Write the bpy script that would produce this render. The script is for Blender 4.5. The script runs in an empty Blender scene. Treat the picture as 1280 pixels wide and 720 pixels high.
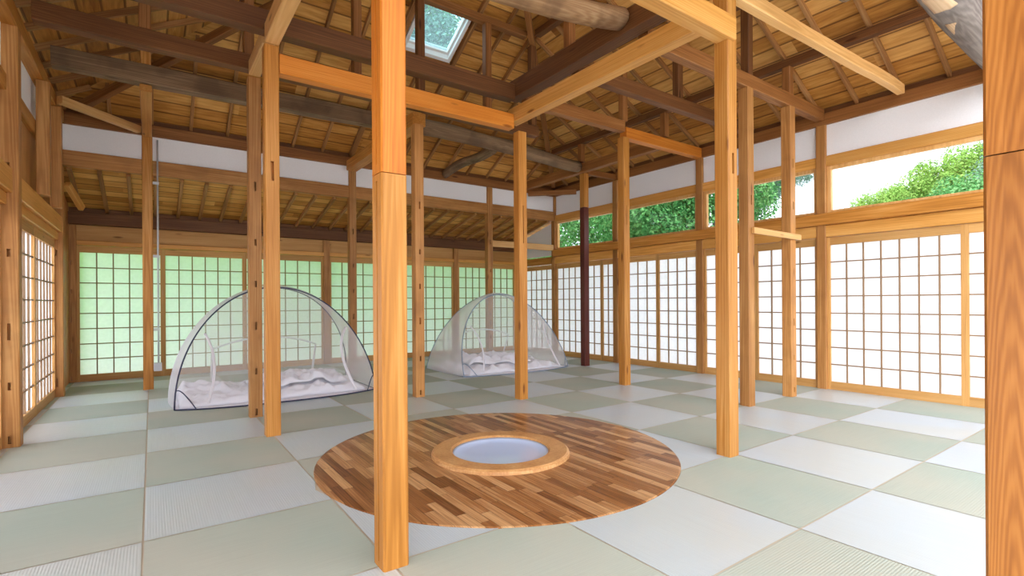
import bpy, bmesh, math, random
from mathutils import Vector, Matrix, noise

U = 0.91                      # half a ken: the timber grid of the house, in metres
rnd = random.Random(11)
scene = bpy.context.scene
COL = scene.collection

# ------------------------------------------------------------------ materials
def new_mat(name):
    m = bpy.data.materials.new(name); m.use_nodes = True
    nt = m.node_tree; nt.nodes.clear()
    out = nt.nodes.new('ShaderNodeOutputMaterial')
    return m, nt, out

def N(nt, typ, **kw):
    n = nt.nodes.new(typ)
    for k, v in kw.items():
        if k.startswith('i_'):
            n.inputs[k[2:].replace('_', ' ')].default_value = v
        else:
            setattr(n, k, v)
    return n

def L(nt, a, b): nt.links.new(a, b)

def ramp(nt, stops):
    r = nt.nodes.new('ShaderNodeValToRGB')
    els = r.color_ramp.elements
    while len(els) < len(stops): els.new(0.5)
    for e, (p, c) in zip(els, stops):
        e.position = p; e.color = (c[0], c[1], c[2], 1)
    return r

def mathn(nt, op, a=None, b=None):
    n = nt.nodes.new('ShaderNodeMath'); n.operation = op
    for i, v in enumerate((a, b)):
        if v is None: continue
        if isinstance(v, (int, float)): n.inputs[i].default_value = v
        else: nt.links.new(v, n.inputs[i])
    return n.outputs[0]

def wood(name, dark, mid, light, rough=0.55, ring=5.0, contrast=1.0, stain=0.0, spec=0.3, tilt=(0.25, 0.2, 0)):
    """Timber whose grain runs along the object's own Z axis."""
    m, nt, out = new_mat(name)
    tc = N(nt, 'ShaderNodeTexCoord'); oi = N(nt, 'ShaderNodeObjectInfo')
    off = N(nt, 'ShaderNodeVectorMath', operation='SCALE'); off.inputs['Scale'].default_value = 37.0
    cmb = N(nt, 'ShaderNodeCombineXYZ')
    L(nt, oi.outputs['Random'], cmb.inputs[0]); L(nt, oi.outputs['Random'], cmb.inputs[2])
    L(nt, cmb.outputs[0], off.inputs[0])
    # random slice position for rings
    ring_off = N(nt, 'ShaderNodeCombineXYZ')
    L(nt, mathn(nt, 'SUBTRACT', mathn(nt, 'MULTIPLY', oi.outputs['Random'], 0.22), 0.11), ring_off.inputs[0])
    L(nt, mathn(nt, 'SUBTRACT', mathn(nt, 'MULTIPLY', oi.outputs['Random'], 0.10), 0.05), ring_off.inputs[1])
    L(nt, mathn(nt, 'MULTIPLY', oi.outputs['Random'], 1.5), ring_off.inputs[2])
    a1 = N(nt, 'ShaderNodeVectorMath', operation='ADD')
    L(nt, tc.outputs['Object'], a1.inputs[0]); L(nt, ring_off.outputs[0], a1.inputs[1])
    mp = N(nt, 'ShaderNodeMapping'); mp.inputs['Scale'].default_value = (1, 1, 0.05)
    mp.inputs['Rotation'].default_value = tilt
    L(nt, a1.outputs[0], mp.inputs[0])
    wv = N(nt, 'ShaderNodeTexWave', wave_type='RINGS', rings_direction='Z', wave_profile='SIN')
    wv.inputs['Scale'].default_value = ring * 6; wv.inputs['Distortion'].default_value = 3.5
    wv.inputs['Detail'].default_value = 2; wv.inputs['Detail Scale'].default_value = 1.5
    L(nt, mp.outputs[0], wv.inputs['Vector'])
    # fine fibres
    a2 = N(nt, 'ShaderNodeVectorMath', operation='ADD')
    L(nt, tc.outputs['Object'], a2.inputs[0]); L(nt, off.outputs[0], a2.inputs[1])
    mp2 = N(nt, 'ShaderNodeMapping'); mp2.inputs['Scale'].default_value = (48, 48, 1.3)
    L(nt, a2.outputs[0], mp2.inputs[0])
    nz = N(nt, 'ShaderNodeTexNoise'); nz.inputs['Scale'].default_value = 1; nz.inputs['Detail'].default_value = 4
    L(nt, mp2.outputs[0], nz.inputs['Vector'])
    # broad patches
    mp3 = N(nt, 'ShaderNodeMapping'); mp3.inputs['Scale'].default_value = (6, 6, 0.9)
    L(nt, a2.outputs[0], mp3.inputs[0])
    nb = N(nt, 'ShaderNodeTexNoise'); nb.inputs['Scale'].default_value = 1; nb.inputs['Detail'].default_value = 3
    L(nt, mp3.outputs[0], nb.inputs['Vector'])
    s = mathn(nt, 'ADD', mathn(nt, 'MULTIPLY', wv.outputs['Fac'], 0.16 * contrast),
              mathn(nt, 'ADD', mathn(nt, 'MULTIPLY', nz.outputs['Fac'], 0.45), mathn(nt, 'MULTIPLY', nb.outputs['Fac'], 0.55)))
    s = mathn(nt, 'SUBTRACT', s, 0.08 * contrast)
    r = ramp(nt, [(0.22, dark), (0.5, mid), (0.78, light)])
    L(nt, s, r.inputs[0])
    # knots
    mpk = N(nt, 'ShaderNodeMapping'); mpk.inputs['Scale'].default_value = (5.2, 5.2, 1.3)
    L(nt, a2.outputs[0], mpk.inputs[0])
    vo = N(nt, 'ShaderNodeTexVoronoi'); vo.inputs['Scale'].default_value = 1.0
    L(nt, mpk.outputs[0], vo.inputs['Vector'])
    kn = N(nt, 'ShaderNodeMapRange'); kn.inputs['From Min'].default_value = 0.05; kn.inputs['From Max'].default_value = 0.11
    L(nt, vo.outputs['Distance'], kn.inputs['Value'])
    kc = N(nt, 'ShaderNodeMix', data_type='RGBA', blend_type='MULTIPLY')
    kmix = N(nt, 'ShaderNodeMix', data_type='RGBA')
    L(nt, kn.outputs[0], kmix.inputs['Factor'])
    kmix.inputs[6].default_value = (0.42, 0.33, 0.28, 1); kmix.inputs[7].default_value = (1, 1, 1, 1)
    kc.inputs['Factor'].default_value = 1.0
    L(nt, r.outputs[0], kc.inputs[6]); L(nt, kmix.outputs[2], kc.inputs[7])
    hs = N(nt, 'ShaderNodeHueSaturation')
    L(nt, kc.outputs[2], hs.inputs['Color'])
    v = N(nt, 'ShaderNodeMapRange'); v.inputs['To Min'].default_value = 0.86; v.inputs['To Max'].default_value = 1.14
    L(nt, oi.outputs['Random'], v.inputs['Value']); L(nt, v.outputs[0], hs.inputs['Value'])
    col = hs.outputs[0]
    if stain:
        ns = N(nt, 'ShaderNodeTexNoise'); ns.inputs['Scale'].default_value = 3.0; ns.inputs['Detail'].default_value = 5
        L(nt, a2.outputs[0], ns.inputs['Vector'])
        sr = N(nt, 'ShaderNodeMapRange'); sr.inputs['From Min'].default_value = 0.5; sr.inputs['From Max'].default_value = 0.62
        sr.inputs['To Max'].default_value = stain
        L(nt, ns.outputs['Fac'], sr.inputs['Value'])
        sm = N(nt, 'ShaderNodeMix', data_type='RGBA'); L(nt, sr.outputs[0], sm.inputs['Factor'])
        L(nt, col, sm.inputs[6]); sm.inputs[7].default_value = (dark[0]*.6, dark[1]*.62, dark[2]*.75, 1)
        col = sm.outputs[2]
    b = N(nt, 'ShaderNodeBsdfPrincipled'); b.inputs['Roughness'].default_value = rough
    b.inputs['Specular IOR Level'].default_value = spec
    L(nt, col, b.inputs['Base Color'])
    bp = N(nt, 'ShaderNodeBump'); bp.inputs['Strength'].default_value = 0.12; bp.inputs['Distance'].default_value = 0.004
    L(nt, s, bp.inputs['Height']); L(nt, bp.outputs[0], b.inputs['Normal'])
    L(nt, b.outputs[0], out.inputs[0])
    return m

def plain(name, col, rough=0.6, bump=0.0, bscale=40, spec=0.3, var=0.0):
    m, nt, out = new_mat(name)
    b = N(nt, 'ShaderNodeBsdfPrincipled'); b.inputs['Roughness'].default_value = rough
    b.inputs['Specular IOR Level'].default_value = spec
    tc = N(nt, 'ShaderNodeTexCoord')
    nz = N(nt, 'ShaderNodeTexNoise'); nz.inputs['Scale'].default_value = bscale; nz.inputs['Detail'].default_value = 4
    L(nt, tc.outputs['Object'], nz.inputs['Vector'])
    if var:
        r = ramp(nt, [(0.3, [c*(1-var) for c in col]), (0.7, [min(1, c*(1+var)) for c in col])])
        L(nt, nz.outputs['Fac'], r.inputs[0]); L(nt, r.outputs[0], b.inputs['Base Color'])
    else:
        b.inputs['Base Color'].default_value = (*col, 1)
    if bump:
        bp = N(nt, 'ShaderNodeBump'); bp.inputs['Strength'].default_value = bump; bp.inputs['Distance'].default_value = 0.003
        L(nt, nz.outputs['Fac'], bp.inputs['Height']); L(nt, bp.outputs[0], b.inputs['Normal'])
    L(nt, b.outputs[0], out.inputs[0])
    return m

def planks(name, band, grain, width, dark, mid, light, rough=0.6, seam=0.05, brick=0.0):
    """Boards: 'band' is the axis across the boards, 'grain' the axis along them (object space)."""
    m, nt, out = new_mat(name)
    tc = N(nt, 'ShaderNodeTexCoord'); sep = N(nt, 'ShaderNodeSeparateXYZ'); L(nt, tc.outputs['Object'], sep.inputs[0])
    ax = {'X': 0, 'Y': 1}
    a = mathn(nt, 'DIVIDE', sep.outputs[ax[band]], width)
    idx = mathn(nt, 'FLOOR', a); fr = mathn(nt, 'FRACT', a)
    g = sep.outputs[ax[grain]]
    wn0 = N(nt, 'ShaderNodeTexWhiteNoise', noise_dimensions='1D'); L(nt, idx, wn0.inputs['W'])
    if brick:
        gl = mathn(nt, 'ADD', mathn(nt, 'DIVIDE', g, brick), mathn(nt, 'MULTIPLY', wn0.outputs['Value'], 7.0))
        gi = mathn(nt, 'FLOOR', gl); gf = mathn(nt, 'FRACT', gl)
    else:
        gl = mathn(nt, 'ADD', mathn(nt, 'DIVIDE', g, 1.9), mathn(nt, 'MULTIPLY', wn0.outputs['Value'], 7.0))
        gi = mathn(nt, 'FLOOR', gl); gf = mathn(nt, 'FRACT', gl)
    cid = N(nt, 'ShaderNodeCombineXYZ'); L(nt, idx, cid.inputs[0]); L(nt, gi, cid.inputs[1])
    wn = N(nt, 'ShaderNodeTexWhiteNoise', noise_dimensions='2D'); L(nt, cid.outputs[0], wn.inputs['Vector'])
    # grain noise
    cv = N(nt, 'ShaderNodeCombineXYZ')
    L(nt, mathn(nt, 'MULTIPLY', a, 3.6), cv.inputs[0])
    L(nt, mathn(nt, 'ADD', mathn(nt, 'MULTIPLY', g, 1.7), mathn(nt, 'MULTIPLY', wn.outputs['Value'], 50.0)), cv.inputs[1])
    L(nt, mathn(nt, 'MULTIPLY', idx, 3.3), cv.inputs[2])
    nz = N(nt, 'ShaderNodeTexNoise'); nz.inputs['Scale'].default_value = 1.6; nz.inputs['Detail'].default_value = 5
    nz.inputs['Distortion'].default_value = 0.6
    L(nt, cv.outputs[0], nz.inputs['Vector'])
    s = mathn(nt, 'ADD', mathn(nt, 'MULTIPLY', wn.outputs['Value'], 0.62), mathn(nt, 'SUBTRACT', mathn(nt, 'MULTIPLY', nz.outputs['Fac'], 0.9), 0.25))
    r = ramp(nt, [(0.12, dark), (0.5, mid), (0.88, light)]); L(nt, s, r.inputs[0])
    # seams
    e = mathn(nt, 'MINIMUM', fr, mathn(nt, 'SUBTRACT', 1.0, fr))
    sm = mathn(nt, 'LESS_THAN', e, seam)
    if brick:
        e2 = mathn(nt, 'MINIMUM', gf, mathn(nt, 'SUBTRACT', 1.0, gf))
        sm = mathn(nt, 'MAXIMUM', sm, mathn(nt, 'LESS_THAN', e2, seam * width / brick))
    mx = N(nt, 'ShaderNodeMix', data_type='RGBA'); L(nt, mathn(nt, 'MULTIPLY', sm, 0.72), mx.inputs['Factor'])
    L(nt, r.outputs[0], mx.inputs[6]); mx.inputs[7].default_value = (dark[0]*.35, dark[1]*.3, dark[2]*.3, 1)
    b = N(nt, 'ShaderNodeBsdfPrincipled'); b.inputs['Roughness'].default_value = rough
    b.inputs['Specular IOR Level'].default_value = 0.3
    L(nt, mx.outputs[2], b.inputs['Base Color'])
    bp = N(nt, 'ShaderNodeBump'); bp.inputs['Strength'].default_value = 0.25; bp.inputs['Distance'].default_value = 0.006
    L(nt, mathn(nt, 'SUBTRACT', mathn(nt, 'MULTIPLY', nz.outputs['Fac'], 0.3), sm), bp.inputs['Height']); L(nt, bp.outputs[0], b.inputs['Normal'])
    L(nt, b.outputs[0], out.inputs[0])
    return m

def tatami(name, axis, base, alt, rough, spec):
    """Woven rush: fine ribs across one axis, soft tone drift, weave sheen painted as alternating mat tones."""
    m, nt, out = new_mat(name)
    tc = N(nt, 'ShaderNodeTexCoord'); sep = N(nt, 'ShaderNodeSeparateXYZ'); L(nt, tc.outputs['Object'], sep.inputs[0])
    c = sep.outputs[0 if axis == 'X' else 1]
    rib = mathn(nt, 'SINE', mathn(nt, 'MULTIPLY', c, 2*math.pi/0.0125))
    mp = N(nt, 'ShaderNodeMapping'); mp.inputs['Scale'].default_value = (1.3, 60, 1) if axis == 'Y' else (60, 1.3, 1)
    L(nt, tc.outputs['Object'], mp.inputs[0])
    nz = N(nt, 'ShaderNodeTexNoise'); nz.inputs['Scale'].default_value = 2; nz.inputs['Detail'].default_value = 3
    L(nt, mp.outputs[0], nz.inputs['Vector'])
    nb = N(nt, 'ShaderNodeTexNoise'); nb.inputs['Scale'].default_value = 0.9; nb.inputs['Detail'].default_value = 2
    L(nt, tc.outputs['Object'], nb.inputs['Vector'])
    mx = N(nt, 'ShaderNodeMix', data_type='RGBA')
    mr = N(nt, 'ShaderNodeMapRange'); mr.inputs['From Min'].default_value = 0.38; mr.inputs['From Max'].default_value = 0.62
    L(nt, nb.outputs['Fac'], mr.inputs['Value']); L(nt, mr.outputs[0], mx.inputs['Factor'])
    mx.inputs[6].default_value = (*base, 1); mx.inputs[7].default_value = (*alt, 1)
    hs = N(nt, 'ShaderNodeHueSaturation'); L(nt, mx.outputs[2], hs.inputs['Color'])
    L(nt, mathn(nt, 'ADD', 0.93, mathn(nt, 'ADD', mathn(nt, 'MULTIPLY', nz.outputs['Fac'], 0.14), mathn(nt, 'MULTIPLY', rib, 0.02))), hs.inputs['Value'])
    b = N(nt, 'ShaderNodeBsdfPrincipled'); b.inputs['Roughness'].default_value = rough
    b.inputs['Specular IOR Level'].default_value = spec
    L(nt, hs.outputs[0], b.inputs['Base Color'])
    bp = N(nt, 'ShaderNodeBump'); bp.inputs['Strength'].default_value = 0.2; bp.inputs['Distance'].default_value = 0.002
    L(nt, rib, bp.inputs['Height']); L(nt, bp.outputs[0], b.inputs['Normal'])
    L(nt, b.outputs[0], out.inputs[0])
    return m

def paper(name, col=(0.97, 0.97, 0.99)):
    m, nt, out = new_mat(name)
    tc = N(nt, 'ShaderNodeTexCoord')
    nz = N(nt, 'ShaderNodeTexNoise'); nz.inputs['Scale'].default_value = 22; nz.inputs['Detail'].default_value = 6
    L(nt, tc.outputs['Object'], nz.inputs['Vector'])
    r = ramp(nt, [(0.3, [c*0.94 for c in col]), (0.7, col)]); L(nt, nz.outputs['Fac'], r.inputs[0])
    d = N(nt, 'ShaderNodeBsdfDiffuse'); t = N(nt, 'ShaderNodeBsdfTranslucent')
    L(nt, r.outputs[0], d.inputs['Color']); L(nt, r.outputs[0], t.inputs['Color'])
    mx = N(nt, 'ShaderNodeMixShader'); mx.inputs[0].default_value = 0.72
    L(nt, d.outputs[0], mx.inputs[1]); L(nt, t.outputs[0], mx.inputs[2]); L(nt, mx.outputs[0], out.inputs[0])
    return m

def glass(name, tint=(0.97, 0.99, 1.0), frost=None):
    m, nt, out = new_mat(name)
    tr = N(nt, 'ShaderNodeBsdfTransparent'); tr.inputs['Color'].default_value = (*tint, 1)
    gl = N(nt, 'ShaderNodeBsdfGlossy'); gl.inputs['Roughness'].default_value = 0.02
    mx = N(nt, 'ShaderNodeMixShader'); mx.inputs[0].default_value = 0.05
    L(nt, tr.outputs[0], mx.inputs[1]); L(nt, gl.outputs[0], mx.inputs[2])
    res = mx.outputs[0]
    if frost:                                      # dusty pane
        t = N(nt, 'ShaderNodeBsdfTranslucent'); t.inputs['Color'].default_value = (0.85, 0.92, 0.97, 1)
        m2 = N(nt, 'ShaderNodeMixShader'); m2.inputs[0].default_value = frost
        L(nt, res, m2.inputs[1]); L(nt, t.outputs[0], m2.inputs[2]); res = m2.outputs[0]
    L(nt, res, out.inputs[0])
    return m

def net(name, opacity, col=(0.93, 0.92, 1.0)):
    """Fine mesh cloth: part open air, part white thread."""
    m, nt, out = new_mat(name)
    tr = N(nt, 'ShaderNodeBsdfTransparent')
    d = N(nt, 'ShaderNodeBsdfDiffuse'); d.inputs['Color'].default_value = (*col, 1)
    t = N(nt, 'ShaderNodeBsdfTranslucent'); t.inputs['Color'].default_value = (*col, 1)
    m1 = N(nt, 'ShaderNodeMixShader'); m1.inputs[0].default_value = 0.45
    L(nt, d.outputs[0], m1.inputs[1]); L(nt, t.outputs[0], m1.inputs[2])
    m2 = N(nt, 'ShaderNodeMixShader'); m2.inputs[0].default_value = opacity
    L(nt, tr.outputs[0], m2.inputs[1]); L(nt, m1.outputs[0], m2.inputs[2]); L(nt, m2.outputs[0], out.inputs[0])
    return m

def leaf_mat(name, cols, trans=0.35):
    m, nt, out = new_mat(name)
    geo = N(nt, 'ShaderNodeNewGeometry'); oi = N(nt, 'ShaderNodeObjectInfo')
    tc = N(nt, 'ShaderNodeTexCoord')
    nz = N(nt, 'ShaderNodeTexNoise'); nz.inputs['Scale'].default_value = 1.3; nz.inputs['Detail'].default_value = 3
    L(nt, tc.outputs['Object'], nz.inputs['Vector'])
    s = mathn(nt, 'ADD', mathn(nt, 'MULTIPLY', geo.outputs['Random Per Island'], 0.45),
              mathn(nt, 'ADD', mathn(nt, 'MULTIPLY', nz.outputs['Fac'], 0.5), mathn(nt, 'MULTIPLY', oi.outputs['Random'], 0.2)))
    r = ramp(nt, [(0.25, cols[0]), (0.55, cols[1]), (0.85, cols[2])]); L(nt, s, r.inputs[0])
    d = N(nt, 'ShaderNodeBsdfDiffuse'); t = N(nt, 'ShaderNodeBsdfTranslucent')
    L(nt, r.outputs[0], d.inputs['Color']); L(nt, r.outputs[0], t.inputs['Color'])
    mx = N(nt, 'ShaderNodeMixShader'); mx.inputs[0].default_value = trans
    L(nt, d.outputs[0], mx.inputs[1]); L(nt, t.outputs[0], mx.inputs[2]); L(nt, mx.outputs[0], out.inputs[0])
    return m

M = {}
M['cedar'] = wood('cedar_amber', (0.32, 0.115, 0.016), (0.50, 0.205, 0.036), (0.68, 0.345, 0.10), rough=0.42)
M['cedar_new'] = wood('cedar_fresh', (0.52, 0.22, 0.036), (0.70, 0.33, 0.075), (0.82, 0.46, 0.15), rough=0.42)
M['cedar_red'] = wood('cedar_russet', (0.17, 0.052, 0.008), (0.29, 0.100, 0.016), (0.41, 0.160, 0.032), rough=0.45, contrast=1.2, ring=9.0, tilt=(0.1, 1.1, 0))
M['orange'] = wood('pine_orange', (0.50, 0.130, 0.014), (0.66, 0.22, 0.026), (0.78, 0.32, 0.06), rough=0.42)
M['pine'] = wood('pine_pale', (0.58, 0.29, 0.085), (0.72, 0.40, 0.14), (0.82, 0.53, 0.24), rough=0.5)
M['old'] = wood('old_brown_timber', (0.16, 0.055, 0.012), (0.28, 0.107, 0.026), (0.42, 0.19, 0.06), rough=0.55)
M['darkold'] = wood('old_dark_timber', (0.085, 0.029, 0.008), (0.155, 0.058, 0.016), (0.26, 0.11, 0.036), rough=0.55)
M['grey'] = wood('weathered_grey_timber', (0.110, 0.060, 0.030), (0.190, 0.112, 0.056), (0.34, 0.22, 0.12), rough=0.7, stain=0.4)
M['log'] = wood('peeled_log', (0.20, 0.10, 0.04), (0.36, 0.20, 0.09), (0.55, 0.36, 0.19), rough=0.7, stain=0.5)
M['barklog'] = wood('barked_log', (0.13, 0.105, 0.09), (0.24, 0.20, 0.175), (0.38, 0.33, 0.29), rough=0.8, stain=0.3)
M['barkpatch'] = wood('stripped_bark_patch', (0.45, 0.27, 0.15), (0.62, 0.42, 0.25), (0.75, 0.55, 0.36), rough=0.7)
M['maroon'] = wood('maroon_stained_wood', (0.060, 0.010, 0.008), (0.095, 0.020, 0.014), (0.14, 0.036, 0.024), rough=0.4)
M['wallpost'] = wood('wall_post_wood', (0.28, 0.110, 0.028), (0.45, 0.20, 0.055), (0.64, 0.34, 0.115), rough=0.5, stain=0.2)
M['lattice'] = plain('lattice_wood', (0.30, 0.185, 0.10), 0.55)
M['stile'] = wood('shoji_frame_wood', (0.42, 0.19, 0.050), (0.55, 0.29, 0.090), (0.66, 0.39, 0.15), rough=0.55)
M['roof_back'] = planks('roof_boards_back', 'Y', 'X', 0.178, (0.25, 0.085, 0.012), (0.52, 0.225, 0.040), (0.76, 0.41, 0.11), rough=0.6, seam=0.055)
M['roof_side'] = planks('roof_boards_side', 'X', 'Y', 0.178, (0.26, 0.090, 0.014), (0.53, 0.235, 0.045), (0.76, 0.41, 0.12), rough=0.6, seam=0.055)
M['rafter'] = wood('rafter_wood', (0.20, 0.080, 0.022), (0.34, 0.155, 0.048), (0.50, 0.27, 0.10), rough=0.6)
M['deck'] = planks('hearth_planks', 'X', 'Y', 0.062, (0.14, 0.045, 0.012), (0.36, 0.15, 0.048), (0.66, 0.39, 0.18), rough=0.3, seam=0.025, brick=0.47)
M['rim'] = wood('hearth_rim_wood', (0.42, 0.18, 0.055), (0.60, 0.31, 0.115), (0.74, 0.46, 0.20), rough=0.4)
M['plaster'] = plain('white_plaster', (0.88, 0.87, 0.88), 0.85, bump=0.1, bscale=60, var=0.02)
M['pan'] = plain('painted_reflection_blue', (0.55, 0.70, 0.98), 0.15, spec=0.8)  # bluish reflection of the windows painted as the basin's own colour
M['tat_sheen'] = tatami('tatami_painted_sheen', 'X', (0.545, 0.635, 0.69), (0.58, 0.635, 0.62), 0.36, 1.0)  # weave sheen painted as a paler base colour than the other mats
M['tat_no_sheen'] = tatami('tatami_no_sheen', 'Y', (0.425, 0.50, 0.43), (0.49, 0.515, 0.435), 0.8, 0.15)  # same rush, darker base colour where the weave catches no sheen
M['border'] = plain('tatami_edge', (0.62, 0.55, 0.42), 0.8)
M['paper'] = paper('shoji_paper')
M['glass'] = glass('window_glass')
M['skyglass'] = glass('skylight_glass', (0.62, 0.80, 0.84), 0.05)
M['white_frame'] = plain('white_painted_frame', (0.82, 0.80, 0.76), 0.4)
M['pipe'] = plain('grey_conduit', (0.52, 0.52, 0.53), 0.4)
M['net'] = net('mosquito_net', 0.22, (0.98, 0.97, 1.0))
M['net_dense'] = net('mosquito_net_gusset', 0.55, (0.98, 0.97, 1.0))
M['tape'] = net('white_tape', 0.80, (0.97, 0.95, 0.99))
M['sheet'] = plain('white_floor_cloth', (0.82, 0.82, 0.90), 0.8, bump=0.3, bscale=15)
M['bedding'] = plain('white_bedding', (0.88, 0.89, 0.97), 0.85, bump=0.2, bscale=25)
M['hoop'] = plain('navy_piping', (0.045, 0.05, 0.10), 0.5)
M['hoop_pale'] = plain('slate_piping', (0.26, 0.32, 0.42), 0.5)
M['gravel'] = plain('pale_gravel', (0.60, 0.58, 0.54), 0.9, bump=0.4, bscale=60, var=0.15)
M['hillsoil'] = plain('hill_undergrowth', (0.05, 0.10, 0.03), 0.9, bump=0.5, bscale=3, var=0.4)
M['bark'] = plain('tree_bark', (0.12, 0.09, 0.065), 0.9, bump=0.6, bscale=20, var=0.3)
M['leaf_yellow'] = leaf_mat('leaves_yellow_green', ((0.09, 0.19, 0.035), (0.20, 0.36, 0.07), (0.36, 0.52, 0.14)))
M['leaf_green'] = leaf_mat('leaves_mid_green', ((0.03, 0.13, 0.04), (0.09, 0.28, 0.08), (0.24, 0.46, 0.18)))
M['leaf_blue'] = leaf_mat('leaves_blue_green', ((0.07, 0.15, 0.10), (0.17, 0.30, 0.21), (0.34, 0.46, 0.36)))
M['leaf_hedge'] = leaf_mat('hedge_leaves', ((0.10, 0.50, 0.03), (0.16, 0.66, 0.06), (0.26, 0.78, 0.10)), 0.2)

# ------------------------------------------------------------------ object helpers
def link(name, me, mat, parent=None):
    o = bpy.data.objects.new(name, me); COL.objects.link(o)
    if mat is not None and me is not None:
        me.materials.append(mat)
    if parent is not None: o.parent = parent
    return o

def empty(name, loc=(0, 0, 0), rz=0.0):
    o = bpy.data.objects.new(name, None); COL.objects.link(o)
    o.location = Vector(loc) * U; o.rotation_euler = (0, 0, rz); o.empty_display_size = 0.1
    return o

def tag(o, label, cat, group=None, kind='thing'):
    o['label'] = label; o['category'] = cat; o['kind'] = kind
    if group: o['group'] = group
    return o

def structure(o, label=None):
    o['kind'] = 'structure'
    if label: o['label'] = label
    return o

def mesh_from(bm, name, smooth=False):
    me = bpy.data.meshes.new(name); bm.normal_update(); bm.to_mesh(me); bm.free()
    if smooth:
        for p in me.polygons: p.use_smooth = True
    return me

def box_mesh(name, lo, hi, chamfer=0.0):
    """Box in grid units, returned in metres."""
    bm = bmesh.new(); add_box(bm, lo, hi)
    if chamfer:
        bmesh.ops.bevel(bm, geom=bm.edges[:], offset=chamfer * U, segments=1, affect='EDGES', clamp_overlap=True)
    return mesh_from(bm, name)

def add_box(bm, lo, hi):
    c = [(a + b) / 2 * U for a, b in zip(lo, hi)]; s = [abs(b - a) * U for a, b in zip(lo, hi)]
    r = bmesh.ops.create_cube(bm, size=1.0)
    bmesh.ops.scale(bm, vec=s, verts=r['verts']); bmesh.ops.translate(bm, vec=c, verts=r['verts'])
    return r['verts']

def box(name, lo, hi, mat, parent=None, chamfer=0.0):
    """Box object with its origin at its own centre-bottom."""
    o3 = Vector(((lo[0]+hi[0])/2, (lo[1]+hi[1])/2, lo[2]))
    me = box_mesh(name, Vector(lo)-o3, Vector(hi)-o3, chamfer)
    o = link(name, me, mat, parent); o.location = o3 * U
    return o

def axis_matrix(p0, p1):
    d = (Vector(p1) - Vector(p0)); z = d.normalized()
    up = Vector((0, 0, 1))
    if abs(z.dot(up)) > 0.999: x = Vector((1, 0, 0))
    else: x = up.cross(z).normalized()
    y = z.cross(x).normalized()
    mt = Matrix((x, y, z)).transposed().to_4x4()
    mt.translation = Vector(p0) * U
    return mt, d.length * U

def timber(name, p0, p1, w, h, mat, parent=None, wob=0.0, chamfer=0.008):
    """Squared timber from p0 to p1 (centre line, grid units); w across, h in height; grain along local Z."""
    mt, ln = axis_matrix(p0, p1)
    bm = bmesh.new(); seg = max(1, int(ln / 0.35)) if wob else 1
    c = chamfer * U; a, b = w * U / 2, h * U / 2
    prof = [(-a+c, -b), (a-c, -b), (a, -b+c), (a, b-c), (a-c, b), (-a+c, b), (-a, b-c), (-a, -b+c)]
    rings = []
    sd = rnd.random() * 50
    for i in range(seg + 1):
        z = ln * i / seg; dx = dy = 0; sc = 1
        if wob:
            dx = wob * U * noise.noise((z * .9, sd, 0)); dy = wob * U * noise.noise((z * .9, sd, 7)); sc = 1 + 0.12 * noise.noise((z * 1.3, sd, 3))
        rings.append([bm.verts.new((x * sc + dx, y * sc + dy, z)) for x, y in prof])
    for i in range(seg):
        for k in range(8):
            k2 = (k + 1) % 8
            bm.faces.new((rings[i][k], rings[i][k2], rings[i+1][k2], rings[i+1][k]))
    bm.faces.new(list(reversed(rings[0]))); bm.faces.new(rings[-1])
    o = link(name, mesh_from(bm, name), mat, parent); o.matrix_basis = mt
    return o

def log(name, pts, r, mat, parent=None, rough=0.08, ends=(1, 1), flat=0.0):
    """Round or roughly hewn log along a curved path (grid units)."""
    pts = [Vector(p) for p in pts]
    mt, ln = axis_matrix(pts[0], pts[-1]); inv = mt.inverted()
    path = []
    n = 22
    for i in range(n + 1):                       # smooth path through the points
        t = i / n * (len(pts) - 1); k = min(int(t), len(pts) - 2); f = t - k
        p0 = pts[max(k-1, 0)]; p1 = pts[k]; p2 = pts[k+1]; p3 = pts[min(k+2, len(pts)-1)]
        q = 0.5 * ((2*p1) + (p2-p0)*f + (2*p0-5*p1+4*p2-p3)*f*f + (3*p1-p0-3*p2+p3)*f**3)
        path.append(inv @ (q * U))
    bm = bmesh.new(); rings = []; sd = rnd.random() * 40
    m = 14
    for i, p in enumerate(path):
        t = i / n; rr = r * U * (ends[0] * (1-t) + ends[1] * t)
        ring = []
        for k in range(m):
            a = 2*math.pi*k/m; x, y = math.cos(a), math.sin(a)
            q = rr * (1 + rough * noise.noise((x*1.4+sd, y*1.4, p.z*1.6)) * 2)
            if flat: x = max(-1+flat, min(1-flat, x))
            ring.append(bm.verts.new((p.x + x*q, p.y + y*q, p.z)))
        rings.append(ring)
    for i in range(n):
        for k in range(m):
            k2 = (k+1) % m
            bm.faces.new((rings[i][k], rings[i][k2], rings[i+1][k2], rings[i+1][k]))
    bm.faces.new(list(reversed(rings[0]))); bm.faces.new(rings[-1])
    o = link(name, mesh_from(bm, name, True), mat, parent); o.matrix_world = mt
    return o

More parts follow.
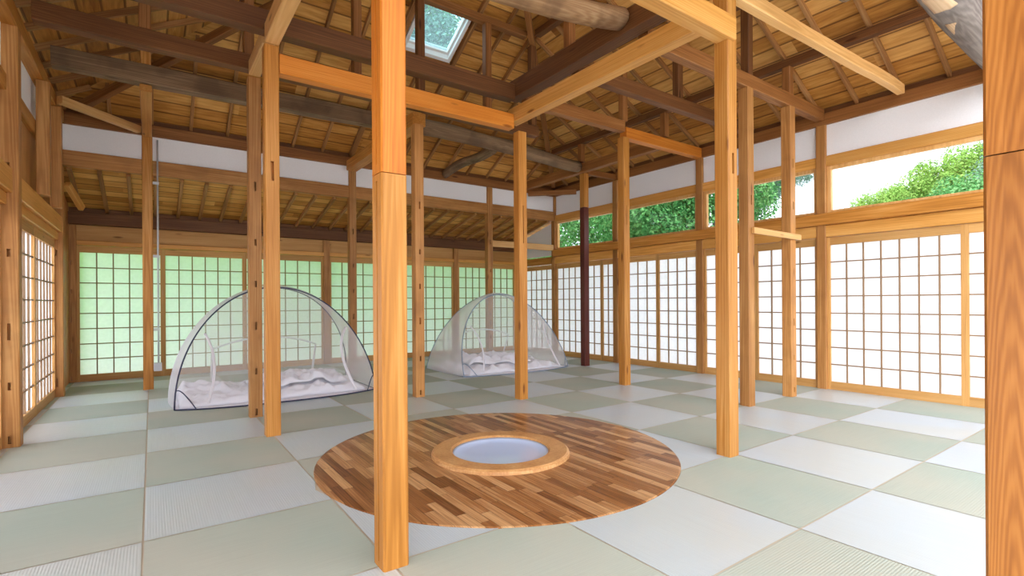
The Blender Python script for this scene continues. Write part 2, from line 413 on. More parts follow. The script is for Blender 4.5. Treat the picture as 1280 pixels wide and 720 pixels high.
def post_mesh(name, w, z0, z1, slots=(), slot_w=0.022, depth=0.05, c=0.008, side='front'):
    """Chamfered square post; mortise pockets are cut into its front (-Y) face. slots: (z centre, length)."""
    bm = bmesh.new(); h = w / 2
    prof = [(-h+c, -h), (h-c, -h), (h, -h+c), (h, h-c), (h-c, h), (-h+c, h), (-h, h-c), (-h, -h+c)]
    V = lambda x, y, z: bm.verts.new((x*U, y*U, z*U))
    F = lambda *v: bm.faces.new(v)
    lo = [V(x, y, z0) for x, y in prof]; hi = [V(x, y, z1) for x, y in prof]
    for k in range(1, 8):
        k2 = (k+1) % 8; F(lo[k], lo[k2], hi[k2], hi[k])
    F(*reversed(lo)); F(*hi)
    xs = [-h+c, -slot_w/2, slot_w/2, h-c]
    cuts = sorted((max(z0, a-l/2), min(z1, a+l/2)) for a, l in slots if a-l/2 < z1 and a+l/2 > z0)
    zs = [z0]; kind = []
    for a, b in cuts:
        if a > zs[-1] + 1e-4: zs.append(a); kind.append(0)
        zs.append(b); kind.append(1)
    if zs[-1] < z1 - 1e-4: zs.append(z1); kind.append(0)
    y = -h
    def quad(x0, x1, a, b, ya=y): F(V(x0, ya, a), V(x1, ya, a), V(x1, ya, b), V(x0, ya, b))
    for a, b, kd in zip(zs[:-1], zs[1:], kind):
        quad(xs[0], xs[1], a, b); quad(xs[2], xs[3], a, b)
        if not kd: quad(xs[1], xs[2], a, b)
        else:
            y2 = y + depth
            quad(xs[1], xs[2], a, b, y2)
            F(V(xs[1], y, a), V(xs[1], y2, a), V(xs[1], y2, b), V(xs[1], y, b))
            F(V(xs[2], y2, a), V(xs[2], y, a), V(xs[2], y, b), V(xs[2], y2, b))
            F(V(xs[1], y, a), V(xs[2], y, a), V(xs[2], y2, a), V(xs[1], y2, a))
            F(V(xs[1], y2, b), V(xs[2], y2, b), V(xs[2], y, b), V(xs[1], y, b))
    return mesh_from(bm, name)

def post(x, y, z1, mat, label, group=None, w=0.13, slots=(), rz=0.0, cat='post', slot_w=0.022):
    o = link('post', post_mesh('post', w, 0, z1, slots, slot_w), M[mat]); o.location = (x*U, y*U, 0); o.rotation_euler = (0, 0, rz)
    return tag(o, label, cat, group)

def post_two(x, y, zs, z1, mlow, mup, label, llow, lup, w=0.13, slots=(), w2=None, cut=0.0, rz=0.0):
    e = empty('post', (x, y, 0), rz)
    a = link('lower_section', post_mesh('lower_section', w, 0, zs-0.004, slots, 0.012, 0.02), M[mlow], e)
    b = link('upper_section', post_mesh('upper_section', w2 or w, zs, z1, slots, 0.012, 0.02), M[mup], e)
    a['label'] = llow; b['label'] = lup
    return tag(e, label, 'post')

def beam(p0, p1, w, h, mat, label, group=None, name='roof_beam', cat='beam', wob=0.0):
    return tag(timber(name, p0, p1, w, h, M[mat], wob=wob), label, cat, group)

# ------------------------------------------------------------------ camera
cam = bpy.data.cameras.new('camera'); cam.sensor_width = 36.0
cam.lens = 633.6 / 1280 * 36.0; cam.shift_y = 17.45 / 1280; cam.clip_start = 0.05; cam.clip_end = 500
co = bpy.data.objects.new('camera', cam); COL.objects.link(co)
yaw, roll = 0.617844614, -0.00613763947
co.matrix_world = (Matrix.Translation(Vector((-0.954995, -2.384331, 1.28105)) * U)
                   @ Matrix.Rotation(-yaw, 4, 'Z') @ Matrix.Rotation(math.pi/2, 4, 'X') @ Matrix.Rotation(roll, 4, 'Z'))
scene.camera = co

# ------------------------------------------------------------------ floor of half-mat tatami
Y0 = -3.6                     # near edge of the room, behind the camera
HC, HR = (1.47, 1.235), 1.485 # hearth centre and radius
def floor():
    bm = bmesh.new()
    g = 0.005
    def clip_circle(x0, x1, y0, y1):
        """the tile minus the hearth circle, as small quads along Y strips"""
        n = 24; out = []
        for i in range(n):
            xa = x0 + (x1-x0)*i/n; xb = x0 + (x1-x0)*(i+1)/n
            def cut(x):
                q = HR*HR - (x-HC[0])**2
                return None if q <= 0 else (HC[1]-math.sqrt(q), HC[1]+math.sqrt(q))
            ca, cb = cut(xa), cut(xb)
            if ca is None and cb is None: out.append((xa, xb, y0, y0, y1, y1)); continue
            ca = ca or (HC[1], HC[1]); cb = cb or (HC[1], HC[1])
            la, lb = min(max(ca[0], y0), y1), min(max(cb[0], y0), y1)
            if la > y0 or lb > y0: out.append((xa, xb, y0, y0, la, lb))
            ha, hb = max(min(ca[1], y1), y0), max(min(cb[1], y1), y0)
            if ha < y1 or hb < y1: out.append((xa, xb, ha, hb, y1, y1))
        return out
    for i in range(-3, 8):
        for j in range(-4, 10):
            x0, x1 = max(i, -2.12)+g, min(i+1, 7.06)-g
            y0, y1 = max(j, Y0)+g, min(j+1, 8.66)-g
            if x1 <= x0 or y1 <= y0: continue
            par = (i + j) % 2
            dx = max(x0-HC[0], 0, HC[0]-x1); dy = max(y0-HC[1], 0, HC[1]-y1)
            if dx*dx + dy*dy < HR*HR:
                qs = clip_circle(x0, x1, y0, y1)
            else:
                qs = [(x0, x1, y0, y0, y1, y1)]
            for xa, xb, ya, yb, yc, yd in qs:
                vs = [bm.verts.new((x*U, y*U, 0)) for x, y in ((xa, ya), (xb, yb), (xb, yd), (xa, yc))]
                f = bm.faces.new(vs); f.material_index = par
    me = mesh_from(bm, 'floor')
    o = link('floor', me, M['tat_sheen']); me.materials.append(M['tat_no_sheen'])
    structure(o, 'floor of square tatami mats with weave sheen painted as alternating pale and green tones')
    b = link('floor_edging', box_mesh('floor_edging', (-2.3, Y0-0.3, -0.2), (7.3, 8.8, -0.004)), M['border'], o)
    b['label'] = 'thin straw-coloured joints between the mats'
floor()

# ------------------------------------------------------------------ round hearth in the floor
def lathe(name, prof, mat, parent, seg=72, smooth=True):
    bm = bmesh.new(); rings = []
    for r, z in prof:
        if r < 1e-5: rings.append([bm.verts.new((0, 0, z*U))])
        else: rings.append([bm.verts.new((r*math.cos(2*math.pi*k/seg)*U, r*math.sin(2*math.pi*k/seg)*U, z*U)) for k in range(seg)])
    for a, b in zip(rings[:-1], rings[1:]):
        for k in range(seg):
            k2 = (k+1) % seg
            if len(a) == 1 and len(b) == 1: continue
            if len(a) == 1: bm.faces.new((a[0], b[k], b[k2]))
            elif len(b) == 1: bm.faces.new((a[k], a[k2], b[0]))
            else: bm.faces.new((a[k], a[k2], b[k2], b[k]))
    bmesh.ops.recalc_face_normals(bm, faces=bm.faces[:])
    return link(name, mesh_from(bm, name, smooth), mat, parent)

hearth = tag(empty('round_hearth', (HC[0], HC[1], 0)), 'round hearth set in a disc of brown planks in the tatami floor', 'hearth')
lathe('plank_disc', [(0.55, -0.02), (0.55, 0.006), (HR-0.01, 0.006), (HR-0.002, 0.002), (HR-0.002, -0.02)], M['deck'], hearth, smooth=False)
RC = (-0.02, -0.055)
rim = lathe('rim', [(0.405, -0.05), (0.405, 0.032), (0.42, 0.043), (0.560, 0.043), (0.578, 0.030), (0.583, 0.0065), (0.57, 0.0065), (0.57, -0.05)], M['rim'], hearth, smooth=False)
rim.location = (RC[0]*U, RC[1]*U, 0); rim['label'] = 'raised ring of lighter wood'
pan = lathe('basin', [(0.0, -0.004), (0.30, 0.0), (0.385, 0.014), (0.402, 0.026), (0.404, 0.012), (0.39, -0.03), (0.0, -0.045)], M['pan'], hearth)
pan.location = (RC[0]*U, RC[1]*U, 0); pan['label'] = 'shallow basin with window reflection painted pale blue'

# ------------------------------------------------------------------ posts
SL = [(0.06, .07), (0.52, .07), (1.03, .09), (1.5, .07), (1.97, .07), (2.6, .10)]
def near(sl, d): return [(a + d, l) for a, l in sl]
post_two(1.105, -2.043, 1.70, 4.0, 'cedar_red', 'cedar_red',
         'russet post with V-shaped grain, largest and nearest, cut off by the edge of the view', 'russet lower length', 'russet upper length above the splice', w=0.14)
post_two(0.0, -0.005, 1.905, 3.775, 'cedar', 'orange',
         'amber post with a splice line near the top, standing before the round hearth', 'amber lower length', 'redder upper length above the splice', w=0.13,
         slots=[(0.95, 1.84), (2.95, 2.0)], rz=-math.pi/2)
post(0.0, 3.0, 3.775, 'cedar', 'amber post left of the round hearth, with one dark slot high up', slots=[(2.56, .19)], slot_w=0.028)
post(0.0, 4.0, 3.83, 'wallpost', 'slotted post directly behind the amber post left of the hearth', slots=SL)
post(2.945, 0.02, 3.80, 'cedar', 'amber post right of the round hearth, with one dark slot high up', slots=[(2.41, .17)], slot_w=0.028)
post(4.97, 1.0, 3.86, 'wallpost', 'brown post just behind the amber post right of the hearth', slots=[(2.5, .12)])
post(3.03, 3.02, 3.52, 'cedar', 'amber post at the far side of the round hearth', slots=[(2.3, .5)], slot_w=0.012)
post(2.01, 4.0, 3.70, 'wallpost', 'slotted post left of the far hearth post, in front of the small net tent', slots=near(SL, 0))
post(6.0, 1.0, 3.86, 'wallpost', 'slotted post standing clear of the right wall, before its high window', slots=[(0.09, .07), (0.52, .07), (0.99, .09), (2.54, .10), (3.1, .12)])
post(4.97, 2.97, 3.79, 'cedar', 'amber post behind the pale mats, right of the maroon post', slots=[(2.6, .3)], slot_w=0.010)
post_two(6.1, 5.03, 3.16, 3.83, 'maroon', 'cedar', 'post painted dark maroon below and bare above', 'dark maroon painted length', 'bare wood top', w=0.13)
post(-2.0, 4.0, 3.80, 'wallpost', 'slotted post at the left edge of the view, in the left wall', 'wall posts', w=0.14, slots=[(0.07, .07), (0.55, .07), (1.04, .15), (1.75, .07), (2.5, .12)])
post(-2.03, 7.08, 3.80, 'wallpost', 'post in the left wall where the lower back aisle begins', w=0.14, slots=[(0.2, .12), (2.0, .08)])
post(-1.0, 7.03, 3.80, 'cedar', 'slim amber post left of the large net tent, beside the grey conduit')
post(2.08, 7.0, 3.80, 'wallpost', 'post behind the right end of the large net tent', slots=SL)
post(5.1, 7.0, 3.80, 'wallpost', 'post behind the small net tent', slots=near(SL, 0))
post(7.0, 7.0, 3.80, 'wallpost', 'post in the right wall where the lower back aisle begins', slots=SL)
post(7.0, 5.0, 3.80, 'wallpost', 'post in the right wall behind the amber post right of the maroon post')
post(7.0, 3.0, 3.80, 'wallpost', 'post in the right wall left of the post pair by the hearth', slots=[(0.05, .06), (2.4, .1)])
post(7.0, 1.0, 3.80, 'wallpost', 'slotted post in the right wall at the left end of the widest high window', slots=SL)
structure(timber('trim_8', (7.0, -2.0, 0), (7.0, -2.0, 3.80), 0.13, 0.13, M['wallpost']))
structure(timber('trim_9', (-2.0, 1.0, 0), (-2.0, 1.0, 3.80), 0.13, 0.13, M['wallpost']))
post(2.05, 8.62, 2.60, 'wallpost', 'back wall post behind the large net tent, between green lit screens', slots=[])
post(5.15, 8.62, 2.60, 'wallpost', 'back wall post behind the small net tent, between green lit screens')
post(-2.03, 8.66, 2.60, 'wallpost', 'corner post at the left end of the green lit back wall', slots=SL[:5])
post(7.0, 8.66, 2.60, 'wallpost', 'corner post at the right end of the green lit back wall')
for y, wd in ((5.35, 'nearer'), (6.25, 'farther')):
    o = box('hanging_post', (-2.0, y-.07, 2.515), (-1.885, y+.07, 3.80), M['wallpost'], chamfer=0.008)
    tag(o, 'short hanging post above the left wall screens, the %s of two' % wd, 'post')

# ------------------------------------------------------------------ beams around the hearth (new timber)
beam((0.07, 3.0, 3.62), (2.875, 3.0, 3.62), 0.13, 0.19, 'orange', 'bright orange beam from the left hearth post to the far hearth post')
beam((0.0, -3.4, 3.87), (0.0, 2.92, 3.87), 0.13, 0.18, 'pine', 'pale knotty beam running overhead onto the left hearth post')
beam((2.95, 3.075, 3.715), (2.95, 0.09, 3.715), 0.14, 0.19, 'cedar_new', 'golden beam from the far hearth post towards the right hearth post')
beam((0.07, -0.005, 3.51), (2.955, -0.005, 3.51), 0.14, 0.19, 'cedar_new', 'golden beam over the right hearth post, nearest of the hearth beams')

# ------------------------------------------------------------------ old tie beams
beam((-1.80, 3.0, 4.0), (2.89, 3.0, 4.0), 0.15, 0.20, 'darkold', 'dark tie beam just above the bright orange beam')
beam((-1.84, 4.0, 3.99), (4.07, 4.0, 3.99), 0.14, 0.17, 'darkold', 'dark red-brown tie beam from the left wall to the post pair left of the hearth', wob=0.02)
beam((-1.83, 5.0, 3.97), (2.0, 5.0, 4.02), 0.17, 0.21, 'grey', 'heavy weathered grey tie beam over the large net tent', wob=0.008)
tag(log('log_beam', [(2.01, 5.0, 4.06), (3.2, 5.02, 4.08), (4.5, 4.98, 4.02), (5.4, 5.0, 3.95), (5.92, 5.0, 3.94)], 0.125, M['grey'], ends=(1.05, .85)),
    'curved grey log beam ending over the maroon post', 'beam')
beam((2.98, 3.10, 4.06), (2.98, -3.4, 4.06), 0.17, 0.23, 'darkold', 'thick dark beam lying above the golden beam at the right of the hearth', wob=0.02)
beam((3.09, 1.0, 3.945), (6.93, 1.0, 3.945), 0.12, 0.17, 'old', 'tie beam ending at the right wall post beside the widest high window')
beam((3.09, 2.0, 3.99), (6.84, 2.0, 3.99), 0.12, 0.17, 'darkold', 'dark tie beam between the two tie beams that end at right wall posts')
beam((3.09, 3.0, 3.97), (4.98, 3.0, 3.97), 0.12, 0.17, 'old', 'tie beam from the far hearth post to the amber post right of the maroon post')
beam((5.0, 3.0, 3.88), (6.93, 3.0, 3.88), 0.13, 0.17, 'orange', 'orange tie beam from the amber post to the right wall')
beam((3.02, 0.0, 3.86), (6.84, 0.0, 3.96), 0.09, 0.12, 'pine', 'slender pale beam crossing under the right roof slope to the wall', wob=0.03)
beam((6.0, 6.93, 3.91), (6.0, 3.09, 3.91), 0.13, 0.17, 'old', 'beam over the maroon post running towards the back corner')
beam((-1.0, 4.95, 3.82), (-1.0, 6.93, 3.82), 0.12, 0.08, 'cedar', 'short amber beam above the slim post beside the conduit')
beam((2.04, 4.0, 3.79), (2.06, 6.93, 3.80), 0.19, 0.18, 'cedar', 'short brown beam from the post left of the far hearth post to the back row')
tag(log('log_beam', [(4.0, 6.93, 3.93), (4.0, 6.3, 4.0), (4.02, 5.6, 3.98), (4.02, 5.17, 4.0)], 0.085, M['grey']), 'short crooked grey log between the curved log beam and the back row', 'beam')
beam((6.15, 5.0, 3.87), (6.93, 5.0, 3.87), 0.09, 0.11, 'old', 'short tie from the top of the maroon post to the right wall')
beam((0.0, 3.08, 3.92), (0.0, 3.93, 3.92), 0.12, 0.16, 'pine', 'short pale tie between the two posts left of the hearth')
beam((-1.89, 6.10, 3.86), (-1.10, 6.89, 3.86), 0.09, 0.10, 'pine', 'pale diagonal corner brace in the back left corner', name='corner_brace', cat='brace')
beam((6.11, 6.885, 3.76), (6.885, 6.11, 3.76), 0.09, 0.10, 'old', 'diagonal corner brace in the back right corner', name='corner_brace', cat='brace')
tag(log('log_beam', [(0.10, 1.29, 4.01), (1.2, 1.24, 3.98), (2.2, 1.16, 4.02), (2.88, 1.10, 4.10)], 0.118, M['log'], ends=(1.1, .9)),
    'peeled crooked log beam resting against the thick dark beam', 'beam')
tag(log('log_beam', [(3.09, -0.42, 4.0), (3.5, -0.44, 4.0), (4.0, -0.5, 3.98)], 0.10, M['grey']), 'grey log end showing just above the right hearth post', 'beam')
bl = tag(log('log_beam', [(3.10, -1.0, 3.97), (4.3, -1.0, 3.94), (5.6, -1.0, 3.87), (6.93, -1.0, 3.86)], 0.175, M['barklog'], ends=(1.0, .9), rough=0.06),
         'thick grey barked log under the right roof slope beside the russet post', 'beam')
for x, z, l in ((4.45, -0.162, 0.30), (5.30, -0.158, 0.80)):
    bmn = bmesh.new()
    for i in range(9):
        t = i / 8
        for k in range(5):
            a = math.radians(243 + 13*k + 4*noise.noise((t*3, x, k)))
            rr = 0.178 * U
            bmn.verts.new((rr*math.cos(a), rr*math.sin(a), l*U*(t-.5) + 0.02*noise.noise((t*5, k, x))))
    bmn.verts.ensure_lookup_table()
    for i in range(8):
        for k in range(4):
            bmn.faces.new((bmn.verts[i*5+k], bmn.verts[i*5+k+1], bmn.verts[i*5+k+6], bmn.verts[i*5+k+5]))
    p = link('bare_patch', mesh_from(bmn, 'bare_patch', True), M['barkpatch'], bl)
    p.matrix_parent_inverse = Matrix.Identity(4)
    sol = p.modifiers.new('thickness', 'SOLIDIFY'); sol.thickness = 0.006
    p.location = (0, 0, (x - 3.10) * U); p['label'] = 'pale patch where bark is stripped'

# eave beams, lintels and sill beams
EZ0, EZ1 = 3.81, 3.99
beam((-2.06, 7.0, 3.885), (7.06, 7.0, 3.885), 0.13, 0.165, 'old', 'eave beam along the top of the back post row, above the white plaster', name='eave_beam')
beam((7.0, 6.92, 3.885), (7.0, Y0, 3.885), 0.13, 0.165, 'old', 'eave beam along the top of the right wall', name='eave_beam')
beam((-2.0, 6.92, 3.885), (-2.0, Y0, 3.885), 0.13, 0.165, 'cedar', 'eave beam along the top of the left wall', name='eave_beam')
def runs(a, b, posts, half=0.0655):
    """stretches between posts"""
    ps = sorted(posts); out = []; cur = a
    for p in ps:
        if p - half > cur + 0.01: out.append((cur, p - half))
        cur = max(cur, p + half)
    if b > cur + 0.01: out.append((cur, b))
    return out
back_posts = [-2.03, -1.0, 2.08, 5.1, 7.0]
right_posts = [-2.0, 1.0, 3.0, 5.0, 7.0]
where_b = ['left of the slim conduit post', 'between the conduit post and the next post', 'right of the large net tent', 'above the small net tent']
for (a, b), wd in zip(runs(-1.96, 6.93, back_posts), where_b):
    beam((a, 7.0, 3.33), (b, 7.0, 3.33), 0.10, 0.22, 'wallpost', 'rail under the back row plaster, ' + wd, name='back_rail', cat='rail')
tag(timber('nuki_rail', (5.17, 6.98, 2.575), (6.93, 6.98, 2.575), 0.04, 0.14, M['pine']), 'pale crossbar behind the far hearth post joining back row to right wall', 'rail')
tag(timber('nuki_rail', (4.96, 0.912, 2.13), (6.13, 0.912, 2.12), 0.035, 0.075, M['pine']), 'pale loose-ended crossbar fixed across the slotted post before the right wall window', 'rail')
wr = ['far left above the maroon post side', 'right of the maroon post', 'between the post pair and the widest window', 'over the widest high window', 'behind the russet post']
for (a, b), wd in zip(reversed(runs(Y0, 6.93, right_posts)), ['nearest the back corner', 'right of the maroon post', 'beside the post pair right of the hearth', 'over the widest high window', 'behind the russet post']):
    if b < -1.9: structure(timber('trim_10', (7.0, a, 3.28), (7.0, b, 3.28), 0.09, 0.15, M['cedar_new'])); continue
    beam((7.0, a, 3.28), (7.0, b, 3.28), 0.09, 0.15, 'cedar_new', 'lintel over the right wall high window, ' + wd, name='lintel', cat='lintel')
beam((6.905, Y0, 2.44), (6.905, 6.93, 2.44), 0.06, 0.165, 'cedar', 'long sill beam along the right wall below the high windows', name='sill_beam')
for (a, b), wd in zip(reversed(runs(Y0, 6.93, right_posts)), ['nearest the back corner', 'right of the maroon post', 'beside the post pair right of the hearth', 'under the widest high window', 'behind the russet post']):
    if b < -1.9: structure(timber('trim_11', (7.0, a, 2.27), (7.0, b, 2.27), 0.12, 0.17, M['cedar_new'])); continue
    beam((7.0, a, 2.27), (7.0, b, 2.27), 0.12, 0.17, 'cedar_new', 'grooved head rail over the right wall screens, ' + wd, name='head_rail', cat='rail')
    structure(box('trim_1', (6.98, a, 2.36), (7.05, b, 2.52), M['cedar_new']))

# ------------------------------------------------------------------ plaster bands
k = 0
for a, b in runs(-1.96, 6.93, back_posts):
    k += 1
    structure(box('wall_back_band' if k == 1 else 'wall_back_band', (a, 6.985, 3.44), (b, 7.015, 3.81), M['plaster']))
for a, b in runs(Y0, 6.93, right_posts):
    structure(box('wall_right_band', (6.985, a, 3.355), (7.015, b, 3.81), M['plaster']))

# ------------------------------------------------------------------ high windows on the right
def frame_box(name, parent, axis, c, a, b, z0, z1, t, th, mat):
    bm = bmesh.new()
    def bx(a0, a1, q0, q1):
        if axis == 'X': add_box(bm, (c-th/2, a0, q0), (c+th/2, a1, q1))
        else: add_box(bm, (a0, c-th/2, q0), (a1, c+th/2, q1))
    bx(a, a+t, z0, z1); bx(b-t, b, z0, z1); bx(a+t, b-t, z0, z0+t); bx(a+t, b-t, z1-t, z1)
    return link(name, mesh_from(bm, name), mat, parent)
for n, (a, b) in enumerate(runs(Y0, 6.93, right_posts)):
    w = empty('window_%d' % (n+1)); structure(w, 'high window strip above the right wall screens')
    frame_box('window_frame', w, 'X', 7.02, a, b, 2.52, 3.205, 0.05, 0.06, M['pine'])
    bm = bmesh.new(); add_box(bm, (7.025, a+.05, 2.57), (7.03, b-.05, 3.155))
    link('pane', mesh_from(bm, 'pane'), M['glass'], w)

# ------------------------------------------------------------------ shoji screens
def shoji(axis, c, a, b, cols, rows, label, group, z0=0.0, z1=2.18, inner=-1, stile=0.036, bottom=0.115, top=0.11):
    """Sliding paper screen in plane X=c or Y=c from a to b; 'inner' is the sign of the room side."""
    e = empty('shoji_screen', (c, (a+b)/2, z0) if axis == 'X' else ((a+b)/2, c, z0))
    w = b - a; h = z1 - z0
    def put(bm, u0, u1, q0, q1, d0, d1):
        d0, d1 = sorted((d0*inner, d1*inner))
        if axis == 'X': add_box(bm, (d0, u0, q0), (d1, u1, q1))
        else: add_box(bm, (u0, d0, q0), (u1, d1, q1))
    def part(name, bm, mat):
        return link(name, mesh_from(bm, name), mat, e)
    for s in (-1, 1):
        bm = bmesh.new(); u = s*(w/2 - stile/2); put(bm, u-stile/2, u+stile/2, 0, h, -.02, .022); part('stile', bm, M['stile'])
    for nm, q0, q1 in (('bottom_rail', 0, bottom), ('top_rail', h-top, h)):
        ua, ub = -w/2+stile, w/2-stile
        if axis == 'X': timber(nm, (0, ua, (q0+q1)/2), (0, ub, (q0+q1)/2), 0.04, q1-q0, M['stile'], e, chamfer=0.002)
        else: timber(nm, (ua, 0, (q0+q1)/2), (ub, 0, (q0+q1)/2), 0.04, q1-q0, M['stile'], e, chamfer=0.002)
    bm = bmesh.new(); u0, u1 = -w/2+stile, w/2-stile; bar = 0.0085
    for i in range(1, cols):
        u = u0 + (u1-u0)*i/cols; put(bm, u-bar, u+bar, bottom, h-top, -.008, .014)
    for j in range(1, rows):
        z = bottom + (h-top-bottom)*j/rows; put(bm, u0, u1, z-bar, z+bar, -.008, .012)
    part('lattice', bm, M['lattice'])
    bm = bmesh.new(); put(bm, u0, u1, bottom, h-top, -.011, -.009)
    part('paper', bm, M['paper'])
    if group is None:
        e.name = label; return structure(e)
    return tag(e, label, 'screen', group)

G1 = 'paper screens along the right wall'; G2 = 'green lit paper screens along the back wall'; G3 = 'paper screens along the left wall'
shoji('X', 7.0, -0.579, 0.934, 7, 8, 'white paper screen under the widest high window, left of the russet post', G1)
shoji('X', 7.0, -1.934, -0.580, 7, 8, 'white paper screen partly hidden by the russet post', G1)
shoji('X', 7.0, 1.066, 1.999, 4, 8, 'white paper screen behind the slotted post clear of the right wall', G1)
shoji('X', 7.0, 2.0, 2.934, 4, 8, 'white paper screen behind the post pair right of the hearth', G1)
shoji('X', 7.0, 3.066, 3.944, 4, 8, 'white paper screen just left of the post pair right of the hearth', G1)
shoji('X', 7.0, 3.945, 4.934, 4, 8, 'white paper screen just right of the amber post near the maroon post', G1)
shoji('X', 7.0, 5.066, 5.434, 2, 8, 'narrow white paper screen strip between maroon post and amber post', G1)
shoji('X', 7.0, 5.435, 6.934, 7, 8, 'white paper screen behind the maroon post', G1)
shoji('X', 7.0, 7.066, 8.594, 7, 8, 'white paper screen in the corner right of the small net tent', G1)
shoji('X', 7.0, Y0, -2.066, 6, 8, 'window_10', None)
zt = 2.16
shoji('Y', 8.62, -1.964, -0.791, 5, 8, 'green lit paper screen at the far left of the back wall', G2, z1=zt+.1)
shoji('Y', 8.62, -0.79, 0.509, 6, 8, 'green lit paper screen right of the conduit post, behind the large net tent', G2, z1=zt+.1)
shoji('Y', 8.62, 0.51, 1.984, 6, 8, 'green lit paper screen behind the middle of the large net tent', G2, z1=zt+.1)
shoji('Y', 8.62, 2.116, 3.109, 4, 8, 'green lit paper screen behind the right end of the large net tent', G2, z1=zt+.1)
shoji('Y', 8.62, 3.11, 4.089, 4, 8, 'green lit paper screen between the two net tents', G2, z1=zt+.1)
shoji('Y', 8.62, 4.09, 5.084, 4, 8, 'green lit paper screen behind the left end of the small net tent', G2, z1=zt+.1)
shoji('Y', 8.62, 5.216, 6.079, 4, 8, 'green lit paper screen behind the middle of the small net tent', G2, z1=zt+.1)
shoji('Y', 8.62, 6.08, 6.934, 4, 8, 'green lit paper screen at the far right of the back wall', G2, z1=zt+.1)
shoji('X', -2.07, 4.071, 5.559, 6, 8, 'white paper screen in the left wall, nearer half', G3, inner=1)
shoji('X', -2.07, 5.56, 7.009, 6, 8, 'white paper screen in the left wall, farther half', G3, inner=1)
shoji('X', -2.07, 2.5, 3.929, 6, 8, 'white paper screen at the very left edge of the view', G3, inner=1)
shoji('X', -2.07, 1.066, 2.499, 6, 8, 'window_11', None, inner=1)
shoji('X', -2.07, -0.5, 0.934, 6, 8, 'window_12', None, inner=1)
shoji('X', -2.07, -2.0, -0.501, 6, 8, 'window_13', None, inner=1)

# left wall above the screens
beam((-2.05, 4.075, 2.40), (-2.05, 6.99, 2.40), 0.16, 0.22, 'cedar_new', 'sill beam above the left wall screens', name='sill_beam')
beam((-2.05, 3.925, 2.40), (-2.05, Y0, 2.40), 0.16, 0.22, 'cedar_new', 'left wall sill beam at the very edge of the view, nearer than the slotted post', name='sill_beam')
beam((-2.05, 4.075, 3.28), (-2.05, 6.99, 3.28), 0.09, 0.15, 'cedar', 'lintel rail high on the left wall', name='lintel', cat='lintel')
beam((-2.05, 3.925, 3.28), (-2.05, Y0, 3.28), 0.09, 0.15, 'cedar', 'lintel rail high on the left wall, nearer stretch', name='lintel', cat='lintel')
for a, b in ((4.075, 7.0), (Y0, 3.925)):
    structure(box('wall_left_band', (-2.06, a, 3.36), (-2.04, b, 3.81), M['plaster']))
for a, b in ((4.075, 7.0), (Y0, 3.925)):
    structure(box('wall_left_boards', (-2.09, a, 2.515), (-2.05, b, 3.20), M['wallpost']))
structure(box('wall_aisle_left', (-2.12, 7.16, 0.0), (-2.06, 8.58, 3.25), M['wallpost']))

# ------------------------------------------------------------------ lower back aisle
structure(timber('trim_2', (-1.96, 8.62, 2.305), (6.93, 8.62, 2.305), 0.12, 0.08, M['cedar_new']), 'head rail over the back wall screens')
structure(box('wall_back_corner', (-2.2, 8.56, 0.0), (-2.10, 8.70, 2.6), M['wallpost']))
structure(timber('trim_3', (-2.07, 7.0, 2.235), (-2.07, Y0, 2.235), 0.12, 0.11, M['cedar_new']), 'head rail over the left wall screens')
structure(timber('wall_back', (-2.1, 8.64, 2.48), (7.05, 8.64, 2.48), 0.05, 0.27, M['stile']), 'board above the back wall screens')
beam((-2.1, 8.575, 2.705), (7.06, 8.575, 2.705), 0.14, 0.20, 'darkold', 'dark wall plate beam along the top of the back wall', name='wall_plate')
tag(timber('bracket', (-1.93, 7.16, 3.0), (-1.80, 7.5, 2.72), 0.07, 0.09, M['cedar_new']), 'short yellow bracket at the left end of the back aisle roof', 'bracket')
# triangle of plaster at the right end of the aisle
bm = bmesh.new()
tri = [(7.085, 2.40), (8.5, 2.40), (8.5, 2.84), (7.085, 3.19)]
f1 = [bm.verts.new((6.99*U, y*U, z*U)) for y, z in tri]; f2 = [bm.verts.new((7.02*U, y*U, z*U)) for y, z in tri]
bm.faces.new(f1); bm.faces.new(list(reversed(f2)))
for i in range(4): bm.faces.new((f1[i], f2[i], f2[(i+1) % 4], f1[(i+1) % 4]))
structure(link('wall_aisle_right', mesh_from(bm, 'wall_aisle_right'), M['plaster']), 'white plaster gable end of the back aisle')
beam((7.0, 7.085, 2.28), (7.0, 8.58, 2.28), 0.12, 0.18, 'cedar', 'head rail over the corner screen right of the small net tent', name='head_rail', cat='rail')

# ------------------------------------------------------------------ roof
P = 0.52; ZR = 4.01
def zr(c): return ZR + P*(7-c)                     # underside of the rafters, right and back slopes
TH = 0.07                                          # rafter depth
def slab(name, polys, mat, zf, thick=0.035):
    bm = bmesh.new()
    for poly in polys:
        lo = [bm.verts.new((x*U, y*U, zf(x, y)*U)) for x, y in poly]
        hi = [bm.verts.new((x*U, y*U, (zf(x, y)+thick)*U)) for x, y in poly]
        bm.faces.new(lo); bm.faces.new(list(reversed(hi)))
        for i in range(len(poly)): bm.faces.new((lo[i], hi[i], hi[(i+1) % len(poly)], lo[(i+1) % len(poly)]))
    bmesh.ops.recalc_face_normals(bm, faces=bm.faces[:])
    return link(name, mesh_from(bm, name), mat)
SX0, SX1, SY0, SY1 = 2.16, 2.98, 4.10, 4.86         # skylight opening
xl = lambda y: 5 - y
rows = [(7.75, SY1), (SY1, SY0), (SY0, 2.5)]
polys = []
